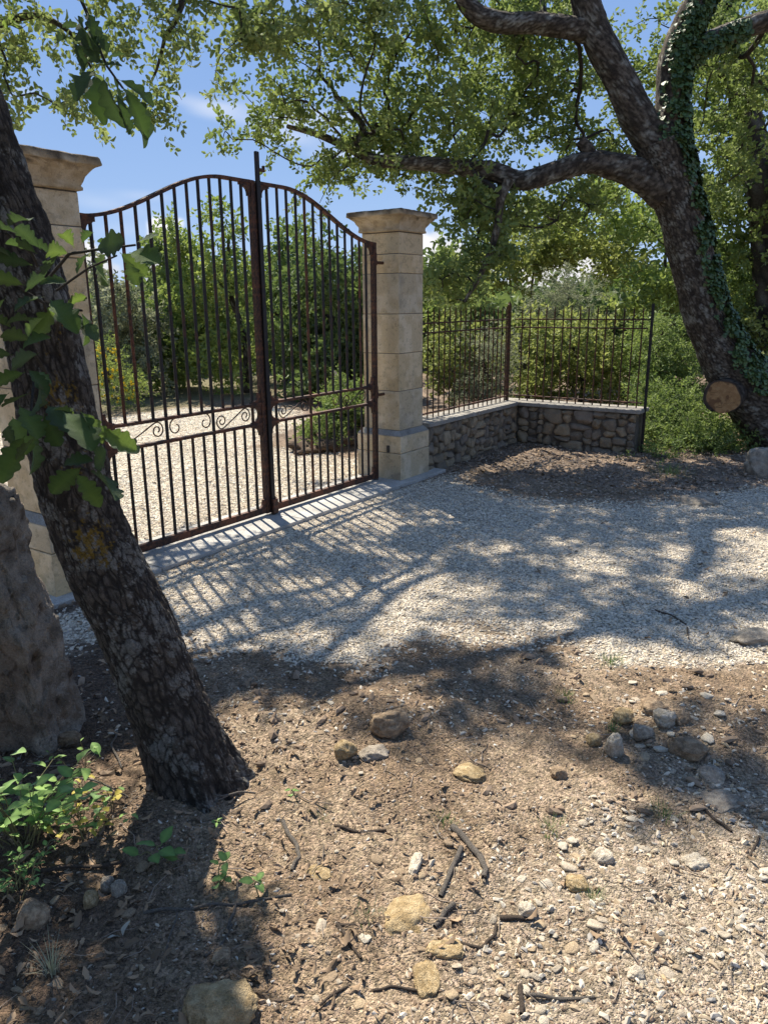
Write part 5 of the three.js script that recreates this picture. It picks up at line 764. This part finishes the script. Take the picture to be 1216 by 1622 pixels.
// ------------------------------------------------------------------ small plants
const soft = leafShape({ len: 1, wid: 0.62, n: 10, fold: 0.16, curl: 0.16, stalk: 0.12 }), soft2 = leafShape({ len: 1, wid: 0.5, n: 10, fold: 0.28, curl: 0.28, stalk: 0.12 }), lobed = leafShape({ len: 1, wid: 0.75, n: 18, lobes: 2.6, depth: 0.4, fold: 0.2, curl: 0.2, stalk: 0.12 });
function herb(name, label, category, foot, stems, { group, mats = M.softLeaf, seed = 1, shape = [soft, soft2], leafLen = [0.045, 0.065], lobedShare = 0, stemR = 0.0022 } = {}) {
  const R = rng(seed * 77 + 3), f = foot.clone(); f.y = heightAt(f.x, f.z) - 0.005; const t = thing(name, label, category, f, 0, group), tw = new Twigs();
  for (const [dx, dy, dz, n] of stems) {
    const tip = V(dx, dy, dz), mid = tip.clone().multiplyScalar(0.5).add(V((R() - 0.5) * 0.04, 0.03, (R() - 0.5) * 0.04)), start = V(dx * 0.12 + (R() - 0.5) * 0.05, 0, dz * 0.12 + (R() - 0.5) * 0.05), c = new THREE.CatmullRomCurve3([start, mid, tip]); const P = c.getPoints(8); tw.add(P, P.map((_, i) => stemR * (1 - 0.06 * i)), 5);
    for (let k = 0; k < n; k++) { const u = n === 1 ? 1 : lerp(0.35, 1, k / (n - 1)), p = c.getPoint(u), a = k * 2.4 + R(), d = V(Math.cos(a), 0.15 + 0.35 * R() + (u > 0.97 ? 0.3 : 0), Math.sin(a)), g = R() < lobedShare ? lobed : shape[(R() * shape.length) | 0]; const m = part('leaf', g, mats[(R() * mats.length) | 0], t); m.position.copy(p); m.quaternion.copy(lay(d, (R() - 0.5) * 0.8)); m.scale.setScalar(lerp(leafLen[0], leafLen[1], R())); } }
  part('stems', tw.build(), M.stickGreen, t); return t;
}
M.stickGreen = std({ color: col3(0.16, 0.15, 0.06), roughness: 0.8 });
{
  const R = rng(15), stems = []; for (let k = 0; k < 30; k++) { const a = R() * 6.28, d = 0.05 + 0.22 * Math.sqrt(R()); stems.push([Math.cos(a) * d * 1.15, 0.10 + 0.17 * R(), Math.sin(a) * d * 0.8, 4 + ((R() * 3) | 0)]); }
  herb('leafy_plant', 'leafy light green plant with oval leaves at the lower left', 'plant', ground(40, 1345), stems, { seed: 2, leafLen: [0.042, 0.075] });
  const st2 = []; for (let k = 0; k < 12; k++) { const a = R() * 6.28, d = 0.04 + 0.14 * R(); st2.push([Math.cos(a) * d, 0.05 + 0.10 * R(), Math.sin(a) * d, 5]); }
  herb('creeping_plant', 'small-leaved yellowish creeping plant right of the leafy plant', 'plant', ground(138, 1330), st2, { seed: 3, leafLen: [0.022, 0.038], mats: [M.softLeaf[1], M.softLeaf[0], M.yellowLeaf], lobedShare: 0.6 });
  const st3 = []; for (let k = 0; k < 14; k++) { const a = R() * 6.28, d = 0.04 + 0.14 * R(); st3.push([Math.cos(a) * d, 0.03 + 0.08 * R(), Math.sin(a) * d, 6]); }
  herb('small_leaved_plant', 'low plant with tiny leaves below the leafy plant at the left', 'plant', ground(30, 1420), st3, { seed: 12, leafLen: [0.016, 0.03] });
  herb('sapling', 'tall thin seedling with few leaves before the standing stone', 'plant', ground(128, 1250), [[-0.085, 0.14, 0.02, 5], [0.02, 0.17, 0.0, 3]], { seed: 4, leafLen: [0.016, 0.028], mats: [M.softLeaf[1]], stemR: 0.0014 });
  herb('big_leaved_seedling', 'seedling with large oval leaves in the trunk shadow', 'seedling', ground(258, 1372), [[0.0, 0.055, 0.0, 3], [-0.06, 0.03, 0.01, 2], [0.06, 0.02, 0.02, 2]], { seed: 5, leafLen: [0.055, 0.075], mats: [M.softLeaf[2]], shape: [soft] });
  herb('bright_seedling', 'bright green seedling with layered leaves right of the trunk shadow', 'seedling', ground(356, 1410), [[0.01, 0.085, -0.01, 5], [-0.02, 0.03, 0.02, 4]], { seed: 6, leafLen: [0.03, 0.046], shape: [soft], mats: [M.softLeaf[1], M.softLeaf[0]] });
  herb('seedling', 'green seedling with folded leaves beside the long pale twig', 'seedling', ground(412, 1422), [[0.01, 0.035, 0, 5]], { seed: 7, leafLen: [0.035, 0.05], mats: [M.softLeaf[0]] });
  herb('seedling', 'tiny pale seedling at the foot of the leaning trunk', 'seedling', ground(344, 1326), [[0.0, 0.03, 0, 6]], { seed: 8, leafLen: [0.016, 0.026], mats: [M.softLeaf[1]] });
  herb('seedling', 'tiny green sprout on the dirt right of the leaning trunk', 'seedling', ground(462, 1268), [[0.0, 0.02, 0, 5]], { seed: 9, leafLen: [0.016, 0.026] });
  herb('yellow_leaved_sprig', 'sprig with bright yellow lobed leaf behind the leafy plant', 'plant', ground(176, 1290), [[0.01, 0.05, 0.0, 2], [-0.04, 0.10, -0.01, 2]], { seed: 10, leafLen: [0.022, 0.034], mats: [M.yellowLeaf], shape: [lobed] });
  // grass tufts
  const tuft = (px, py, h, n, label, c, w = 0.05) => { const f = ground(px, py), RR = rng(px * 3 + py), pos = [], idx = []; f.y = heightAt(f.x, f.z) - 0.004; for (let k = 0; k < n; k++) { const a = RR() * 6.28, r0 = RR() * w * 0.5, lean = (0.15 + 0.5 * RR()) * h, hh = h * (0.5 + 0.6 * RR()), b = V(Math.cos(a) * r0, 0, Math.sin(a) * r0), sx = -Math.sin(a) * 0.0016, sz = Math.cos(a) * 0.0016, o = pos.length / 3; for (let j = 0; j <= 3; j++) { const t = j / 3, x = b.x + Math.cos(a) * lean * t * t, y = hh * t, z = b.z + Math.sin(a) * lean * t * t, q = 1 - t * 0.9; pos.push(x - sx * q, y, z - sz * q, x + sx * q, y, z + sz * q); if (j) { const i = o + j * 2; idx.push(i - 2, i - 1, i, i, i - 1, i + 1); } } } const g = new THREE.BufferGeometry(); g.setAttribute('position', new THREE.Float32BufferAttribute(pos, 3)); g.setIndex(idx); g.computeVertexNormals(); const m = part('grass_tuft', g, new THREE.MeshPhysicalMaterial({ color: col3(...c), roughness: 0.9, transmission: 0.3, thickness: 0 }), scene); m.position.copy(f); return tag(m, label, 'grass tuft'); };
  tuft(84, 1545, 0.10, 46, 'tall dry whitish grass tuft in the shade at the lower left', [0.34, 0.36, 0.24], 0.03);
  tuft(700, 1302, 0.03, 60, 'low green grass tuft behind the thick curved stick', [0.15, 0.22, 0.06], 0.12);
  tuft(870, 1312, 0.03, 60, 'low green grass tuft in the dirt at the upper edge of the white gravel', [0.16, 0.23, 0.06], 0.12);
  tuft(965, 1052, 0.05, 90, 'green grass tuft at the edge of the shaded gravel', [0.12, 0.21, 0.05], 0.16);
  tuft(935, 1424, 0.04, 50, 'thin grass tuft right of the smooth ochre stone', [0.17, 0.22, 0.08], 0.10);
  tuft(510, 1290, 0.03, 40, 'sparse grass tuft above the level brown stick', [0.15, 0.2, 0.07], 0.1);
  tuft(1050, 1290, 0.04, 70, 'green grass tuft below the shaded rocks on the right', [0.14, 0.21, 0.06], 0.12);
  tuft(895, 1110, 0.035, 60, 'small grass tuft in the shade left of the rock cluster', [0.12, 0.19, 0.05], 0.12);
  tuft(970, 1158, 0.04, 50, 'grass tuft growing between the rocks of the cluster', [0.14, 0.23, 0.06], 0.07);
  tuft(580, 1460, 0.03, 40, 'sparse grass left of the flat ochre slab', [0.16, 0.21, 0.08], 0.1);
  tuft(1060, 752, 0.12, 160, 'grass clump at the edge of the bushes by the fence end', [0.15, 0.24, 0.05], 0.5);
}
// ------------------------------------------------------------------ gravel, crumbs of earth and leaf litter: masses nobody could count
{
  const R = rng(31337), chip = [0, 1, 2].map((k) => { const g = new THREE.IcosahedronGeometry(1, 0), p = g.attributes.position, v = V(); for (let i = 0; i < p.count; i++) { v.fromBufferAttribute(p, i); const s = 0.55 + 0.85 * hash(Math.round(v.x * 50) + k * 97, Math.round(v.y * 50), Math.round(v.z * 50)); v.multiplyScalar(s); p.setXYZ(i, v.x * (1 + 0.2 * k), v.y * 0.6, v.z * 0.8); } g.computeVertexNormals(); return g; });
  const m = new THREE.Matrix4(), q = new THREE.Quaternion(), e = new THREE.Euler();
  const strew = (name, label, category, n, pick, sizeOf, colorOf, sink = 0.4) => { const ms = [[], [], []], cs = [[], [], []]; for (let k = 0; k < n; k++) { const p = pick(); if (!p) continue; const [x, z] = p, s = sizeOf(x, z); e.set((R() - 0.5) * 0.7, R() * 6.28, (R() - 0.5) * 0.7); m.compose(V(x, heightAt(x, z) + s * (0.5 - sink), z), q.setFromEuler(e), V(s, s, s)); const i = k % 3; ms[i].push(m.clone()); cs[i].push(col3(...colorOf(x, z))); }
    const g = new THREE.Group(); g.name = numbered(name); g.userData.kind = 'stuff'; tag(g, label, category); scene.add(g); ms.forEach((a, i) => a.length && mass(name + '_grain', chip[i], M.pebble, a, cs[i], g)); };
  const inView = (z0, z1, wide, bias) => { const z = z0 + (z1 - z0) * Math.pow(R(), bias), x = (R() * 2 - 1) * (z * wide + 0.35); return [x, -z]; };
  const gcol = () => { const k = R(), b = 0.40 + 0.26 * R(); return k < 0.8 ? [b * 1.0, b * 0.885, b * 0.70] : k < 0.93 ? [b * 0.95, b * 0.78, b * 0.54] : [b * 0.6, b * 0.56, b * 0.5]; };
  strew('drive_gravel', 'crushed pale limestone gravel covering the drive before the gate', 'gravel', 190000, () => { const p = inView(2.7, 9.2, 0.56, 1.2); if (p[0] < -2.6) return null; const k = gravelAt(...p), [g, n] = toSite(...p); if (n < 0.345 && n > -0.2 && g < 6.6) return null; return R() < k * 0.95 + 0.02 ? p : null; }, () => 0.006 + 0.0075 * Math.pow(R(), 1.6), gcol);
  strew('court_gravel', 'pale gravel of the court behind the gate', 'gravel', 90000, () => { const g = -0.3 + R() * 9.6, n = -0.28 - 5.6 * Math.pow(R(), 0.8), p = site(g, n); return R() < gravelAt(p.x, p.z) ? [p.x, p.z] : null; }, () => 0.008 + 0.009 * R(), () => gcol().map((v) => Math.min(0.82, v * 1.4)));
  strew('white_gravel', 'white limestone gravel mixed into the dirt at the lower right', 'gravel', 60000, () => { const p = inView(1.3, 4.2, 0.56, 1.1); const k = chipsAt(...p) * (1 - gravelAt(...p)); return R() < k * (0.3 + 0.7 * smooth(fbm(p[0] * 2.6, 4, p[1] * 2.6, 3), -0.25, 0.2)) ? p : null; }, () => 0.002 + 0.012 * Math.pow(R(), 4.6), () => { const c = gcol(); return R() < 0.7 ? c : [c[0] * 0.8, c[1] * 0.7, c[2] * 0.58]; });
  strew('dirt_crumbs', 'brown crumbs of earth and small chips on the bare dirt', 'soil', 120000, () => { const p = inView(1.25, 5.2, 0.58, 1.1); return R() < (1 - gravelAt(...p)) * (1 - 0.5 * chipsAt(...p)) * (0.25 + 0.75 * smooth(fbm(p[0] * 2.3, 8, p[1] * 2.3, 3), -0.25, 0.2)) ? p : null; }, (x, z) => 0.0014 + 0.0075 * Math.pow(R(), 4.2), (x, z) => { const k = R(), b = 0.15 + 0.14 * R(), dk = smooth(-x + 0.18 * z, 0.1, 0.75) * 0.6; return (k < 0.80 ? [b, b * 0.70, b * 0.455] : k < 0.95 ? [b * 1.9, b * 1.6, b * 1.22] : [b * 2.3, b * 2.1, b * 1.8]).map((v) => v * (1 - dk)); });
  strew('earth_clods', 'rough brown clods of earth along the edge between dirt and gravel', 'soil', 2600, () => { const p = inView(2.2, 4.9, 0.55, 1); const f = fbm(p[0] * 1.6 + 3, 1, p[1] * 1.6, 2); return R() < (1 - gravelAt(...p)) * smooth(f, -0.15, 0.35) ? p : null; }, () => 0.006 + 0.024 * Math.pow(R(), 3), () => { const b = 0.15 + 0.15 * R(); return [b, b * 0.72, b * 0.48]; }, 0.3);
  strew('wall_soil', 'dark clods and chips of earth in front of the rubble wall', 'soil', 16000, () => { const g = 6.2 + R() * 4.4, n = 0.25 + R() * 3, p = site(g, n); return R() < 1 - gravelAt(p.x, p.z) ? [p.x, p.z] : null; }, () => 0.004 + 0.018 * Math.pow(R(), 3), () => { const b = 0.14 + 0.20 * R(); return [b, b * 0.78, b * 0.58]; });
  // dead leaves
  const dl = [leafShape({ len: 0.05, wid: 0.03, n: 8, lobes: 2.6, depth: 0.4, fold: 0.4, curl: 0.5 }), leafShape({ len: 0.042, wid: 0.02, n: 6, fold: 0.6, curl: 0.35 })], put = (label, n, pick, colorOf, size = 1) => { const ms = [[], []], cs = [[], []]; for (let k = 0; k < n; k++) { const p = pick(); if (!p) continue; const a = R() * 6.28, s = size * (0.5 + 0.7 * R()), Q = lay(V(Math.cos(a), (R() - 0.5) * 0.5, Math.sin(a)), (R() - 0.5) * 1.2); if (R() < 0.4) Q.multiply(new THREE.Quaternion().setFromAxisAngle(X3, Math.PI)); m.compose(V(p[0], heightAt(...p) + 0.006 + 0.01 * R(), p[1]), Q, V(s, s, s)); ms[k % 2].push(m.clone()); cs[k % 2].push(col3(...colorOf())); } const g = new THREE.Group(); g.name = numbered('leaf_litter'); g.userData.kind = 'stuff'; tag(g, label, 'leaf litter'); scene.add(g); ms.forEach((a, i) => a.length && mass('dead_leaves', dl[i], M.deadLeaf, a, cs[i], g)); };
  const brown = () => { const b = 0.12 + 0.22 * R(); return [b, b * 0.69, b * 0.42]; };
  put('brown dead oak leaves strewn on the soil round the leaning trunk', 3000, () => { const p = inView(1.3, 3.9, 0.58, 1); return R() < smooth(-p[0] + 0.12 * p[1] + 0.5, -0.1, 0.9) * (1 - gravelAt(...p)) ? p : null; }, brown, 0.8);
  put('dry leaf litter on the earth between wall and drive', 1900, () => { const g = 6.6 + R() * 4.4, n = 0.25 + R() * 2.9, p = site(g, n); return R() < 1 - gravelAt(p.x, p.z) ? [p.x, p.z] : null; }, brown, 1.1);
  put('a few dead leaves lying on the gravel and dirt in the open', 500, () => inView(1.6, 8, 0.5, 1.4), brown, 0.8);
  // twiglets
  const tg = new THREE.CylinderGeometry(0.0012, 0.0018, 0.11, 4, 2).rotateZ(Math.PI / 2); { const p = tg.attributes.position; for (let i = 0; i < p.count; i++) p.setZ(i, p.getZ(i) + 0.014 * Math.cos(p.getX(i) * 28)); } const ms = [], cs = []; for (let k = 0; k < 900; k++) { const p = inView(1.3, 5, 0.57, 1.1); if (R() > 1 - gravelAt(...p) * 0.9) continue; const s = 0.4 + 1.2 * R() * R(); e.set((R() - 0.5) * 0.3, R() * 6.28, (R() - 0.5) * 0.25); m.compose(V(p[0], heightAt(...p) + 0.005, p[1]), q.setFromEuler(e), V(s, s, s)); ms.push(m.clone()); const b = 0.14 + 0.2 * R(); cs.push(col3(b, b * 0.8, b * 0.62)); }
  const tl = mass('twig_litter', tg, M.pebble, ms, cs, scene); tag(tl, 'tiny dead twigs scattered over the foreground dirt', 'twigs');
}
{ // two pale dead leaves standing up in the shade
  const a = thing('dead_leaf_pair', 'pair of pale dry leaves standing in the shade at the lower left', 'dead leaves', ground(194, 1486)); a.position.y = heightAt(a.position.x, a.position.z); const dm = std({ color: col3(0.36, 0.34, 0.28), roughness: 0.85 }); const l1 = part('leaf', soft2, dm, a); l1.scale.setScalar(0.045); l1.quaternion.copy(lay(V(-0.9, 0.25, 0.1), 0.5)); const l2 = part('leaf', soft2, dm, a); l2.scale.setScalar(0.048); l2.quaternion.copy(lay(V(0.25, 0.95, -0.1), 0.2));
}
renderer.render(scene, camera);
